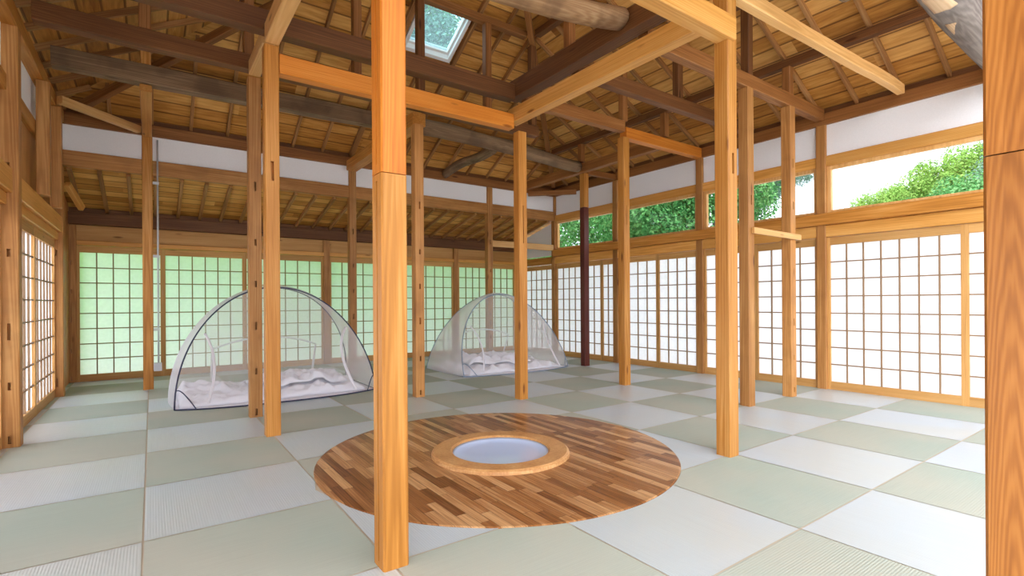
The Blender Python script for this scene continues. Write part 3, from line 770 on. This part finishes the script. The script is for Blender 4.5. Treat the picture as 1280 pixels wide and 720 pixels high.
for a, b in rows:
    if (a, b) == (SY1, SY0):
        polys.append([(xl(a), a), (SX0, a), (SX0, b), (xl(b), b)]); polys.append([(SX1, a), (a, a), (b, b), (SX1, b)])
    else:
        polys.append([(xl(a), a), (a, a), (b, b), (xl(b), b)] if b > 2.5 else [(xl(a), a), (a, a), (2.5, 2.5)])
cb = structure(slab('ceiling_back', polys, M['roof_back'], lambda x, y: zr(y)+TH), 'boards of the back roof slope')
cr = structure(slab('ceiling_right', [[(7.75, Y0-.3), (2.5, Y0-.3), (2.5, 2.5), (7.75, 7.75)]], M['roof_side'], lambda x, y: zr(x)+TH), 'boards of the right roof slope')
cl = structure(slab('ceiling_left', [[(-2.75, Y0-.3), (-2.75, 7.75), (2.5, 2.5), (2.5, Y0-.3)]], M['roof_side'], lambda x, y: zr(5-x)+TH), 'boards of the left roof slope')
za = lambda y: 3.19 - 0.225*(y-7)                  # lower aisle rafter underside
ca = structure(slab('ceiling_aisle', [[(-2.3, 7.02), (7.2, 7.02), (7.2, 9.3), (-2.3, 9.3)]], M['roof_back'], lambda x, y: za(y)+0.06), 'boards of the lower back aisle roof')
RW = 0.042
def rafter(parent, p0, p1, w=RW, h=TH):
    o = timber('rafter', p0, p1, w, h, M['rafter'], parent, chamfer=0.004)
    return o
x = -2.94
while x < 7.4:
    top = max(x, 5-x, 2.55) + 0.06
    if SX0-0.05 < x < SX1+0.05:
        pass
    elif top < 7.3:
        rafter(cb, (x, 7.5, zr(7.5)+TH/2), (x, top, zr(top)+TH/2))
    x += 0.5
for x in (SX0-0.06, SX1+0.06):
    rafter(cb, (x, 7.5, zr(7.5)+TH/2), (x, max(x, 5-x)+.05, zr(max(x, 5-x)+.05)+TH/2))
x = (SX0+SX1)/2
rafter(cb, (x, 7.5, zr(7.5)+TH/2), (x, SY1+.05, zr(SY1+.05)+TH/2))
y = 0.06 - 0.5*7
while y < 7.3:
    top = max(2.56, y) + 0.06
    rafter(cr, (7.5, y, zr(7.5)+TH/2), (top, y, zr(top)+TH/2))
    rafter(cl, (-2.5, y, zr(7.5)+TH/2), (5-top, y, zr(top)+TH/2))
    y += 0.5
x = -1.9
while x < 7.0:
    rafter(ca, (x, 7.05, za(7.05)+.03), (x, 9.2, za(9.2)+.03), 0.05, 0.06)
    x += 0.335
structure(timber('leak_seal_4', (-2.1, 8.62, 2.845), (7.05, 8.62, 2.845), 0.03, 0.09, M['darkold']))  # board added to stop outside light leaking over the wall plate
structure(timber('leak_seal_5', (-2.0, 7.03, 4.01), (7.05, 7.03, 4.01), 0.03, 0.09, M['darkold']))  # board added above the back eave beam to keep light out
structure(timber('leak_seal_6', (7.03, 7.0, 4.01), (7.03, Y0, 4.01), 0.03, 0.09, M['darkold']))  # added light seal above the right eave beam
structure(timber('leak_seal_7', (-2.03, 7.0, 4.01), (-2.03, Y0, 4.01), 0.03, 0.09, M['darkold']))  # added light seal above the left eave beam
# hip rafters
beam((6.75, 6.75, zr(6.75)-.135), (2.55, 2.55, zr(2.55)-.135), 0.09, 0.11, 'old', 'hip rafter rising from the back right corner', name='hip_rafter', cat='rafter')
beam((-1.75, 6.75, zr(6.75)-.135), (2.45, 2.55, zr(2.55)-.135), 0.09, 0.11, 'old', 'hip rafter rising from the back left corner', name='hip_rafter', cat='rafter')
# purlins
def zp(c): return zr(c) - 0.086
for c, wd in ((6, 'lowest'), (5, 'second lowest'), (4, 'third lowest'), (3, 'highest')):
    if c < 6:
        beam((c, Y0, zp(c)), (c, c-.15, zp(c)), 0.11, 0.105, 'darkold', 'dark purlin under the right roof slope, %s of its row' % wd, 'purlins of the right slope', name='purlin', cat='purlin')
    else:
        beam((c, Y0, zp(c)), (c, c-.15, zp(c)), 0.11, 0.105, 'darkold', 'dark purlin under the right roof slope, %s of its row' % wd, 'purlins of the right slope', name='purlin', cat='purlin')
    beam((5-c, Y0, zp(c)), (5-c, c-.15, zp(c)), 0.11, 0.105, 'darkold', 'dark purlin under the left roof slope, %s of its row' % wd, 'purlins of the left slope', name='purlin', cat='purlin')
    if c > 3:
        beam((5-c+.13, c, zp(c)), (c-.13, c, zp(c)), 0.11, 0.105, 'old' if c == 4 else 'darkold', 'purlin under the back roof slope, %s of its row' % wd, 'purlins of the back slope', name='purlin', cat='purlin')
# roof struts standing on the beams
def strut(x, y, z0, z1, label, mat='darkold', w=0.105):
    o = link('roof_strut', post_mesh('roof_strut', w, 0, z1-z0), M[mat]); o.location = (x*U, y*U, z0*U)
    tag(o, label, 'strut', 'short roof struts')
zb = lambda c: zr(c) - 0.14
strut(1.18, 4, 4.08, zb(4), 'roof strut left of the spliced post, above the dark tie beam', 'old')
strut(2.06, 4, 4.08, zb(4), 'roof strut in front of the skylight')
strut(3.15, 4, 4.08, zb(4), 'roof strut right of the skylight', 'old')
strut(4.0, 4, 4.08, zb(4)-.09, 'black roof strut where two purlins meet at the hip', 'darkold')
strut(-0.05, 4, 4.08, zb(5), 'roof strut over the post pair left of the hearth', 'old')
strut(-1, 4, 4.08, zb(6), 'short strut on the dark red-brown tie beam near the left wall', 'old')
strut(-1, 5, 4.10, zb(6), 'short strut on the heavy grey beam near the left wall', 'cedar')
strut(6, 5, 4.04, zb(6), 'short strut above the maroon post', 'old')
strut(5, 3, 4.06, zb(5), 'roof strut above the amber post right of the maroon post', 'old')
strut(6, 3, 4.0, zb(6), 'roof strut on the orange tie beam near the right wall', 'old')
strut(3.0, 2, 4.18, zb(3), 'roof strut on the thick dark beam', 'old')
strut(5, 1, 4.03, zb(5), 'roof strut above the brown post behind the right hearth post')
strut(6, 1, 4.03, zb(6), 'short strut above the slotted post clear of the right wall', 'old')
strut(5, 2, 4.08, zb(5), 'roof strut on the dark tie beam behind the right hearth post')
# skylight
sk = empty('window_9'); structure(sk, 'skylight in the back roof slope')
def sk_bar(bm, x0, x1, y0, y1, d0, d1):
    vs = []
    for x, y in ((x0, y0), (x1, y0), (x1, y1), (x0, y1)):
        vs.append((x, y))
    lo = [bm.verts.new((x*U, y*U, (zr(y)+d0)*U)) for x, y in vs]; hi = [bm.verts.new((x*U, y*U, (zr(y)+d1)*U)) for x, y in vs]
    bm.faces.new(list(reversed(lo))); bm.faces.new(hi)
    for i in range(4): bm.faces.new((lo[i], lo[(i+1) % 4], hi[(i+1) % 4], hi[i]))
bm = bmesh.new()
t = 0.05
for (x0, x1, y0, y1) in ((SX0, SX0+t, SY0, SY1), (SX1-t, SX1, SY0, SY1), (SX0+t, SX1-t, SY0, SY0+t), (SX0+t, SX1-t, SY1-t, SY1)):
    sk_bar(bm, x0, x1, y0, y1, 0.02, 0.19)
link('window_frame', mesh_from(bm, 'window_frame'), M['white_frame'], sk)
bm = bmesh.new(); i0 = t
for (x0, x1, y0, y1) in ((SX0+t, SX0+t+.035, SY0+t, SY1-t), (SX1-t-.035, SX1-t, SY0+t, SY1-t), (SX0+t+.035, SX1-t-.035, SY0+t, SY0+t+.035), (SX0+t+.035, SX1-t-.035, SY1-t-.035, SY1-t)):
    sk_bar(bm, x0, x1, y0, y1, 0.09, 0.16)
link('sash', mesh_from(bm, 'sash'), M['white_frame'], sk)
bm = bmesh.new(); sk_bar(bm, SX0+t+.035, SX1-t-.035, SY0+t+.035, SY1-t-.035, 0.12, 0.128)
link('pane', mesh_from(bm, 'pane'), M['skyglass'], sk)

# ------------------------------------------------------------------ conduit beside the slim post
cdt = empty('conduit', (-0.875, 6.925, 0)); tag(cdt, 'thin grey electrical conduit fixed beside the slim amber post', 'conduit')
bm = bmesh.new(); bmesh.ops.create_cone(bm, cap_ends=True, segments=12, radius1=0.011, radius2=0.011, depth=3.4*U)
tube = link('tube', mesh_from(bm, 'tube', True), M['pipe'], cdt); tube.location = (0, 0, 2.05*U)
for z in (0.9, 2.0, 3.1):
    bm = bmesh.new(); add_box(bm, (-0.06, -0.016, z-.02), (0.016, 0.016, z+.02)); link('clip', mesh_from(bm, 'clip'), M['pipe'], cdt)
bm = bmesh.new(); add_box(bm, (-0.058, -0.045, 0.28), (0.04, 0.035, 0.40)); link('junction_box', mesh_from(bm, 'junction_box'), M['pipe'], cdt)

# ------------------------------------------------------------------ net tents
def tube_mesh(name, pts, r, closed=False, seg=8):
    pts = [Vector(p)*U for p in pts]; n = len(pts); bm = bmesh.new(); rings = []
    for i, p in enumerate(pts):
        a = pts[(i-1) % n] if closed else pts[max(i-1, 0)]; b = pts[(i+1) % n] if closed else pts[min(i+1, n-1)]
        d = (b-a).normalized(); s = d.cross(Vector((0, 0, 1)))
        if s.length < 1e-3: s = Vector((1, 0, 0))
        s.normalize(); t = s.cross(d)
        rings.append([bm.verts.new(p + (s*math.cos(2*math.pi*k/seg) + t*math.sin(2*math.pi*k/seg))*r) for k in range(seg)])
    m = n if closed else n-1
    for i in range(m):
        A, B = rings[i], rings[(i+1) % n]
        for k in range(seg): bm.faces.new((A[k], A[(k+1) % seg], B[(k+1) % seg], B[k]))
    if not closed: bm.faces.new(rings[0]); bm.faces.new(list(reversed(rings[-1])))
    bmesh.ops.recalc_face_normals(bm, faces=bm.faces[:])
    return mesh_from(bm, name, True)

def grid_mesh(name, fn, nu, nv, smooth=True):
    bm = bmesh.new(); vs = [[bm.verts.new(Vector(fn(i/nu, j/nv))*U) for j in range(nv+1)] for i in range(nu+1)]
    for i in range(nu):
        for j in range(nv): bm.faces.new((vs[i][j], vs[i+1][j], vs[i+1][j+1], vs[i][j+1]))
    bmesh.ops.remove_doubles(bm, verts=bm.verts[:], dist=1e-5)
    return mesh_from(bm, name, smooth)

def net_tent(loc, rz, a, H, b0, bt, bulge, label, hoopmat, seed, tip=0.0, top_y=0.0):
    e = empty('net_tent', loc, rz); tag(e, label, 'tent')
    def hoop(s, side):                              # side -1 front, +1 rear
        t = math.pi*s; sn = max(0.0, math.sin(t))
        x = -a*math.cos(t)
        z = 0.012 + H*sn**1.04
        y = side*(b0 + (bt-b0)*sn**1.1) + top_y*sn
        return Vector((x, y, z))
    def foot(s, side):
        t = math.pi*s; x = -a*math.cos(t)
        return Vector((x*1.0, side*(b0 + bulge*(1-(abs(x)/a)**3)), 0.012))
    def panel(side):
        def fn(u, v):
            h, f = hoop(u, side), foot(u, side)
            p = h.lerp(f, v); out = 0.16*math.sin(math.pi*v)*min(1, h.z/H)*bulge*2.2
            p.y += side*out
            return p
        return fn
    def gusset(u, v):
        p = hoop(u, -1).lerp(hoop(u, 1), v); p.z += 0.03*math.sin(math.pi*v)*math.sin(math.pi*u)
        p.x -= math.copysign(0.05*math.sin(math.pi*v)*abs(math.cos(math.pi*u)), math.cos(math.pi*u))
        return p
    link('front_net', grid_mesh('front_net', panel(-1), 40, 14), M['net'], e)
    link('rear_net', grid_mesh('rear_net', panel(1), 40, 14), M['net'], e)
    g = link('gusset', grid_mesh('gusset', gusset, 40, 8), M['net_dense'], e); g['label'] = 'denser white gusset between the hoops'
    for sd in (-1, 1):
        h = link('hoop', tube_mesh('hoop', [hoop(i/48, sd) for i in range(49)], 0.0085), M[hoopmat], e)
    # floor sheet with piping round its edge
    out = [foot(i/24, -1) for i in range(25)] + [foot(1-i/24, 1) for i in range(25)]
    ol = []
    for p in out:
        if not ol or (p-ol[-1]).length > 0.02: ol.append(p)
    if (ol[0]-ol[-1]).length < 0.02: ol.pop()
    bm = bmesh.new(); lo = [bm.verts.new((p.x*U, p.y*U, 0.003*U)) for p in ol]; hi = [bm.verts.new((p.x*U, p.y*U, 0.009*U)) for p in ol]
    bm.faces.new(hi); bm.faces.new(list(reversed(lo)))
    for i in range(len(ol)): bm.faces.new((lo[i], lo[(i+1) % len(ol)], hi[(i+1) % len(ol)], hi[i]))
    link('floor_sheet', mesh_from(bm, 'floor_sheet'), M['sheet'], e)
    link('piping', tube_mesh('piping', ol, 0.008, True), M[hoopmat], e)
    fp = panel(-1)
    for q in ((0.05, 0.19), (0.955, 0.84)):
        pts = [fp(q[0] + (q[1]-q[0])*(i/14)**1.6, min(1, i/14)) for i in range(15)]
        link('flap_piping', tube_mesh('flap_piping', [p + Vector((0, -0.004, 0.004)) for p in pts], 0.006), M[hoopmat], e)
    # white zip tapes and seams on the two net panels
    def strip(side, path, wid, name='zip_tape'):
        P0 = panel(side); pts = [P0(u, v) for u, v in path]
        bm = bmesh.new(); prev = None
        for i, p in enumerate(pts):
            d = (pts[min(i+1, len(pts)-1)] - pts[max(i-1, 0)]).normalized()
            n = Vector((0, side, 0.25)); s = d.cross(n).normalized()
            q = p + Vector((0, side*0.004, 0))
            cur = (bm.verts.new((q-s*wid)*U), bm.verts.new((q+s*wid)*U))
            if prev: bm.faces.new((prev[0], prev[1], cur[1], cur[0]))
            prev = cur
        o = link(name, mesh_from(bm, name, True), M['tape'], e)
        sol = o.modifiers.new('thickness', 'SOLIDIFY'); sol.thickness = 0.0015
    strip(1, [(0.30 + 0.40*i/20, 0.50) for i in range(21)], 0.016)
    strip(1, [(0.30, 0.50 + 0.42*i/14) for i in range(15)], 0.018)
    strip(1, [(0.70, 0.50 + 0.42*i/14) for i in range(15)], 0.018)
    strip(-1, [(0.24 + 0.03*math.sin(math.pi*i/20), 0.12 + 0.82*i/20) for i in range(21)], 0.016)
    strip(-1, [(0.76 - 0.05*math.sin(math.pi*i/20), 0.10 + 0.85*i/20) for i in range(21)], 0.02)
    return e

def bedding(name, loc, rz, lx, ly, h, label, cat, seed, amp=0.05, mat='bedding', over=None):
    nx, ny = 90, 60; rr = random.Random(seed)
    folds = [(rr.uniform(-lx/2, lx/2), rr.uniform(-ly/2, ly/2), rr.uniform(0, math.pi), rr.uniform(.03, .07), rr.uniform(.02, .055)) for _ in range(34)]
    def fn(u, v):
        x = (u-.5)*lx; y = (v-.5)*ly
        ex = min(u, 1-u)*lx; ey = min(v, 1-v)*ly; ed = min(ex, ey)
        prof = min(1, ed/0.09)**0.5 if ed > 0 else 0
        z = h*0.6 + amp*noise.fractal((x*4.5+seed, y*4.5, 0), 0.8, 2.0, 5)
        for fx, fy, an, wd, hh in folds:
            d = (x-fx)*math.sin(an) - (y-fy)*math.cos(an); l = (x-fx)*math.cos(an) + (y-fy)*math.sin(an)
            z += hh*math.exp(-(d/wd)**2 - (l/0.28)**2)
        x += 0.035*noise.noise((x*3, y*3, seed)); y += 0.035*noise.noise((x*3, y*3, seed+9))
        z = max(0.004, z*prof)
        if over:                                      # lie on the bedding below
            wx = loc[0] + x*math.cos(rz) - y*math.sin(rz); wy = loc[1] + x*math.sin(rz) + y*math.cos(rz)
            z = z*0.75 + over(wx, wy) + 0.02
        return (x, y, z)
    me = grid_mesh(name, fn, nx, ny)
    if over:
        o = link(name, me, M[mat]); o.location = Vector((loc[0], loc[1], 0))*U; o.rotation_euler = (0, 0, rz)
        sol = o.modifiers.new('thickness', 'SOLIDIFY'); sol.thickness = 0.012; sol.offset = 1
        return tag(o, label, cat), None
    hts = [[fn(i/nx, j/ny) for j in range(ny+1)] for i in range(nx+1)]
    def top(wx, wy):                                  # highest point of this bedding near (wx, wy)
        dx, dy = wx-loc[0], wy-loc[1]
        lx_ = dx*math.cos(-rz) - dy*math.sin(-rz); ly_ = dx*math.sin(-rz) + dy*math.cos(-rz)
        i0 = int(round((lx_/lx+.5)*nx)); j0 = int(round((ly_/ly+.5)*ny))
        return loc[2] + max(hts[max(0, min(nx, i))][max(0, min(ny, j))][2] for i in range(i0-2, i0+3) for j in range(j0-2, j0+3))
    bm = bmesh.new(); bm.from_mesh(me)               # close the underside
    be = [e for e in bm.edges if e.is_boundary]
    bmesh.ops.holes_fill(bm, edges=be, sides=0); bm.to_mesh(me); bm.free()
    for p in me.polygons: p.use_smooth = True
    o = link(name, me, M[mat]); o.location = Vector(loc)*U; o.rotation_euler = (0, 0, rz)
    return tag(o, label, cat), top

net_tent((0.50, 5.62, 0), 0.0, 1.24, 1.50, 0.72, 0.10, 0.24, 'large white pop-up net tent with dark piping, left of the hearth', 'hoop', 3, top_y=-0.05)
_, over1 = bedding('futon', (0.45, 5.62, 0.012), 0.0, 2.28, 1.42, 0.13, 'thick white futon filling the large net tent', 'futon', 3, amp=0.05)
bedding('duvet', (0.80, 5.60, 0.165), 0.15, 1.15, 0.85, 0.12, 'rumpled white duvet on the futon in the large net tent', 'duvet', 8, amp=0.07, over=over1)
net_tent((4.56, 5.86, 0), 0.0, 1.18, 1.42, 0.72, 0.10, 0.22, 'small faint white net tent with pale piping, beyond the hearth', 'hoop_pale', 5)
_, over2 = bedding('futon', (4.54, 5.86, 0.012), 0.02, 2.12, 1.40, 0.13, 'white futon filling the small net tent', 'futon', 14, amp=0.05)
bedding('duvet', (4.4, 5.82, 0.165), -0.2, 1.2, 0.8, 0.11, 'crumpled white duvet on the futon in the small net tent', 'duvet', 21, amp=0.07, over=over2)

# ------------------------------------------------------------------ outside: ground, hill, trees, hedge
gm = box_mesh('ground', (-60, -60, -0.75), (90, 90, -0.6))
structure(link('ground', gm, M['gravel']))
bm = bmesh.new()
nx, ny = 40, 40
def hz(x, y):
    d = max(0, (x-17)/20); ry = 1/(1+math.exp((y-5.5)/2.6))
    h = -0.8 + 7.5*min(1, d)**1.2*ry + 0.8*noise.noise((x*.15, y*.15, 2))*min(1, d)
    return h
vs = [[bm.verts.new((x*U, y*U, hz(x, y)*U)) for y in [-30+70*j/ny for j in range(ny+1)]] for x in [-25+85*i/nx for i in range(nx+1)]]
for i in range(nx):
    for j in range(ny): bm.faces.new((vs[i][j], vs[i+1][j], vs[i+1][j+1], vs[i][j+1]))
structure(link('hill', mesh_from(bm, 'hill', True), M['hillsoil']))

def crown_mesh(name, seed, n, leaf, lumps=14, droop=0.0):
    rr = random.Random(seed); bm = bmesh.new()
    cs = []
    for _ in range(lumps):
        a = rr.uniform(0, 2*math.pi); el = rr.uniform(-0.45, 1.0); q = rr.uniform(0.45, 0.75)
        c = Vector((math.cos(a)*math.cos(el)*q, math.sin(a)*math.cos(el)*q, math.sin(el)*q)); cs.append((c, rr.uniform(.26, .46)))
    cs.append((Vector((0, 0, 0)), 0.6))
    for _ in range(n):
        c, r = rr.choice(cs)
        d = Vector((rr.gauss(0, 1), rr.gauss(0, 1), rr.gauss(0, 1))).normalized()
        p = c + d*r*rr.uniform(.75, 1.05)
        nrm = (d + Vector((rr.uniform(-.6, .6), rr.uniform(-.6, .6), rr.uniform(-.2, .9)))).normalized()
        s = nrm.orthogonal().normalized(); s.rotate(Matrix.Rotation(rr.uniform(0, 6.28), 3, nrm)); t = nrm.cross(s)
        l = leaf*rr.uniform(.6, 1.3); w = l*0.55
        v = [bm.verts.new(p + q) for q in (-s*l, t*w, s*l, -t*w)]
        bm.faces.new(v)
    return mesh_from(bm, name)
crowns = [crown_mesh('foliage', 1, 10000, 0.034, 22), crown_mesh('foliage', 2, 10000, 0.034, 26), crown_mesh('foliage', 3, 17000, 0.026, 28)]
def trunk_mesh(seed):
    rr = random.Random(seed); bm = bmesh.new()
    def limb(p0, p1, r0, r1, n=6):
        d = (p1-p0).normalized(); s = d.orthogonal().normalized(); t = d.cross(s)
        A = [bm.verts.new(p0 + (s*math.cos(2*math.pi*k/n) + t*math.sin(2*math.pi*k/n))*r0) for k in range(n)]
        B = [bm.verts.new(p1 + (s*math.cos(2*math.pi*k/n) + t*math.sin(2*math.pi*k/n))*r1) for k in range(n)]
        for k in range(n): bm.faces.new((A[k], A[(k+1) % n], B[(k+1) % n], B[k]))
        bm.faces.new(B)
    limb(Vector((0, 0, -1.0)), Vector((0.03, 0, 0.0)), 0.10, 0.07, 8)
    for _ in range(7):
        a = rr.uniform(0, 6.28); z = rr.uniform(-.25, -.08)
        limb(Vector((0.02, 0, z)), Vector((math.cos(a)*.4, math.sin(a)*.4, z+rr.uniform(.05, .12))), 0.035, 0.012)
    return mesh_from(bm, 'trunk')
trunks = [trunk_mesh(4), trunk_mesh(9)]
def tree(x, y, z, r, kind, mat, label, group, zs=1.0):
    """Tree whose crown centre is at (x, y, z); the trunk runs down from it."""
    e = empty('tree', (x, y, z), rnd.uniform(0, 6.28))
    cme = crowns[kind].copy(); c = link('foliage', cme, M[mat], e); c.scale = (r*U, r*U, r*zs*U); c['kind'] = 'stuff'
    tm = trunks[kind % 2].copy(); t = link('trunk', tm, M['bark'], e)
    gz = hz(x, y) if True else 0
    s = max(r, (z-gz)*1.0)
    t.scale = (r*U*0.55, r*U*0.55, (z-gz+0.3)*U)
    tag(e, label, 'tree', group)
    return e
GT = 'trees on the hillside beyond the right wall'
# dense greenery close outside, left part of the high windows
for i, (x, y, z, r, kd, mt, lb) in enumerate([
    (10.2, 6.6, 3.3, 2.0, 2, 'leaf_green', 'dense green tree outside the high window behind the maroon post'),
    (11.9, 5.9, 4.1, 1.7, 2, 'leaf_green', 'dense green tree outside the high window right of the amber post'),
    (11.4, 7.9, 4.0, 2.2, 0, 'leaf_green', 'tall green tree filling the high window near the back corner'),
    (14.6, 6.2, 6.2, 2.3, 1, 'leaf_green', 'large green tree behind the nearest trees outside the high window'),
    (16.6, 7.3, 5.0, 1.15, 2, 'leaf_blue', 'loose blue-green tree seen beside the post pair right of the hearth')]):
    tree(x, y, z, r, kd, mt, lb, GT)
tree(10.6, 11.2, 3.6, 2.1, 2, 'leaf_green', 'green tree at the back corner end of the high windows', GT)
# branch mass hanging at the top of the narrow window
tree(18.85, 7.2, 5.95, 0.95, 2, 'leaf_blue', 'tree whose branches hang in the narrow high window left of the widest one', GT)
# hillside seen in the widest window: skyline climbs to the right
hill = [(27.3, 8.15, 5.2, 0.9, 1, 'leaf_blue', 'small dark tree at the low left end of the hillside skyline'),
        (27.8, 7.2, 5.5, 1.4, 0, 'leaf_yellow', 'bright tree low on the left of the hillside'),
        (29.5, 6.6, 6.0, 1.6, 1, 'leaf_yellow', 'bright round tree left of the middle of the hillside skyline'),
        (30.5, 5.4, 6.6, 1.9, 0, 'leaf_yellow', 'broad yellow-green tree in the middle of the hillside'),
        (31.5, 4.3, 7.4, 1.9, 1, 'leaf_yellow', 'tall yellow-green tree right of the middle of the hillside'),
        (32.0, 2.6, 8.2, 2.0, 0, 'leaf_blue', 'grey-green tree at the top right of the hillside skyline'),
        (26.0, 5.2, 4.5, 1.4, 1, 'leaf_green', 'mid green tree at the foot of the hillside'),
        (26.2, 3.6, 5.0, 1.7, 0, 'leaf_green', 'mid green tree at the foot of the hillside beside the russet post'),
        (27.2, 2.2, 6.0, 1.8, 1, 'leaf_blue', 'grey-green tree low on the hillside beside the russet post'),
        (34.5, 0.6, 9.5, 2.4, 0, 'leaf_green', 'tree high on the hillside hidden by the russet post'),
        (25.0, 6.6, 3.7, 1.2, 0, 'leaf_green', 'low bush-like tree at the bottom left of the hillside')]
for h in hill: tree(*h, GT)
for i, (x, y, z, r, kd, mt) in enumerate([(6.2, 16.5, 9.5, 3.0, 1, 'leaf_blue'), (9.6, 15.8, 10.5, 3.0, 0, 'leaf_blue'), (8.0, 19.0, 13.0, 3.4, 1, 'leaf_green')]):
    tree(x, y, z, r, kd, mt, ['tall blue-green tree at the lower left of the skylight', 'tall blue-green tree filling the right of the skylight', 'tall green tree at the top of the skylight'][i], 'trees seen through the skylight')
# bright hedge close behind the back wall
rr = random.Random(5); bm = bmesh.new()
for _ in range(20000):
    p = Vector((rr.uniform(-3.5, 8.5), 10.15 + rr.uniform(0, .5)**1.0, 0)); zz = rr.uniform(0.1, 4.6); p.z = zz
    p.y += 0.25*noise.noise((p.x*1.5, zz*1.5, 0)) + 0.22*zz
    nrm = Vector((rr.uniform(-.5, .5), -1, rr.uniform(-.2, .8))).normalized(); s = nrm.orthogonal().normalized(); s.rotate(Matrix.Rotation(rr.uniform(0, 6.28), 3, nrm)); t = nrm.cross(s)
    l = rr.uniform(.06, .12)
    bm.faces.new([bm.verts.new((p+q)*U) for q in (-s*l, t*l*.6, s*l, -t*l*.6)])
hd = link('hedge', mesh_from(bm, 'hedge'), M['leaf_hedge']); tag(hd, 'bright green hedge glowing through the back wall screens', 'hedge', kind='stuff')

# ------------------------------------------------------------------ sky
w = bpy.data.worlds.new('world'); scene.world = w; w.use_nodes = True
nt = w.node_tree; nt.nodes.clear()
out = nt.nodes.new('ShaderNodeOutputWorld'); bg = nt.nodes.new('ShaderNodeBackground')
tc = N(nt, 'ShaderNodeTexCoord'); mp = N(nt, 'ShaderNodeMapping'); mp.inputs['Scale'].default_value = (1.5, 1.5, 5)
L(nt, tc.outputs['Generated'], mp.inputs[0])
cn = N(nt, 'ShaderNodeTexNoise'); cn.inputs['Scale'].default_value = 1.6; cn.inputs['Detail'].default_value = 5
L(nt, mp.outputs[0], cn.inputs['Vector'])
cr_ = ramp(nt, [(0.35, (0.80, 0.87, 1.0)), (0.65, (0.97, 0.98, 1.0))]); L(nt, cn.outputs['Fac'], cr_.inputs[0])
L(nt, cr_.outputs[0], bg.inputs['Color'])
# the sun behind thin cloud: a broad bright patch of sky over the left, behind the camera
dt = N(nt, 'ShaderNodeVectorMath', operation='DOT_PRODUCT'); nm = N(nt, 'ShaderNodeVectorMath', operation='NORMALIZE')
L(nt, tc.outputs['Generated'], nm.inputs[0]); L(nt, nm.outputs[0], dt.inputs[0])
dt.inputs[1].default_value = Vector((-0.78, -0.30, 0.55)).normalized()
gl_ = mathn(nt, 'POWER', mathn(nt, 'MAXIMUM', dt.outputs['Value'], 0.0), 4.0)
L(nt, mathn(nt, 'ADD', 0.82, mathn(nt, 'MULTIPLY', gl_, 2.3)), bg.inputs['Strength'])
L(nt, bg.outputs[0], out.inputs[0])

vs_ = scene.view_settings
scene.display_settings.display_device = 'sRGB'
vs_.view_transform = 'Standard'; vs_.look = 'None'; vs_.gamma = 1.0; vs_.use_curve_mapping = False
vs_.exposure = 1.98
scene.cycles.use_denoising = True
scene.cycles.max_bounces = 14; scene.cycles.diffuse_bounces = 8; scene.cycles.transparent_max_bounces = 24
scene.cycles.sample_clamp_indirect = 8.0
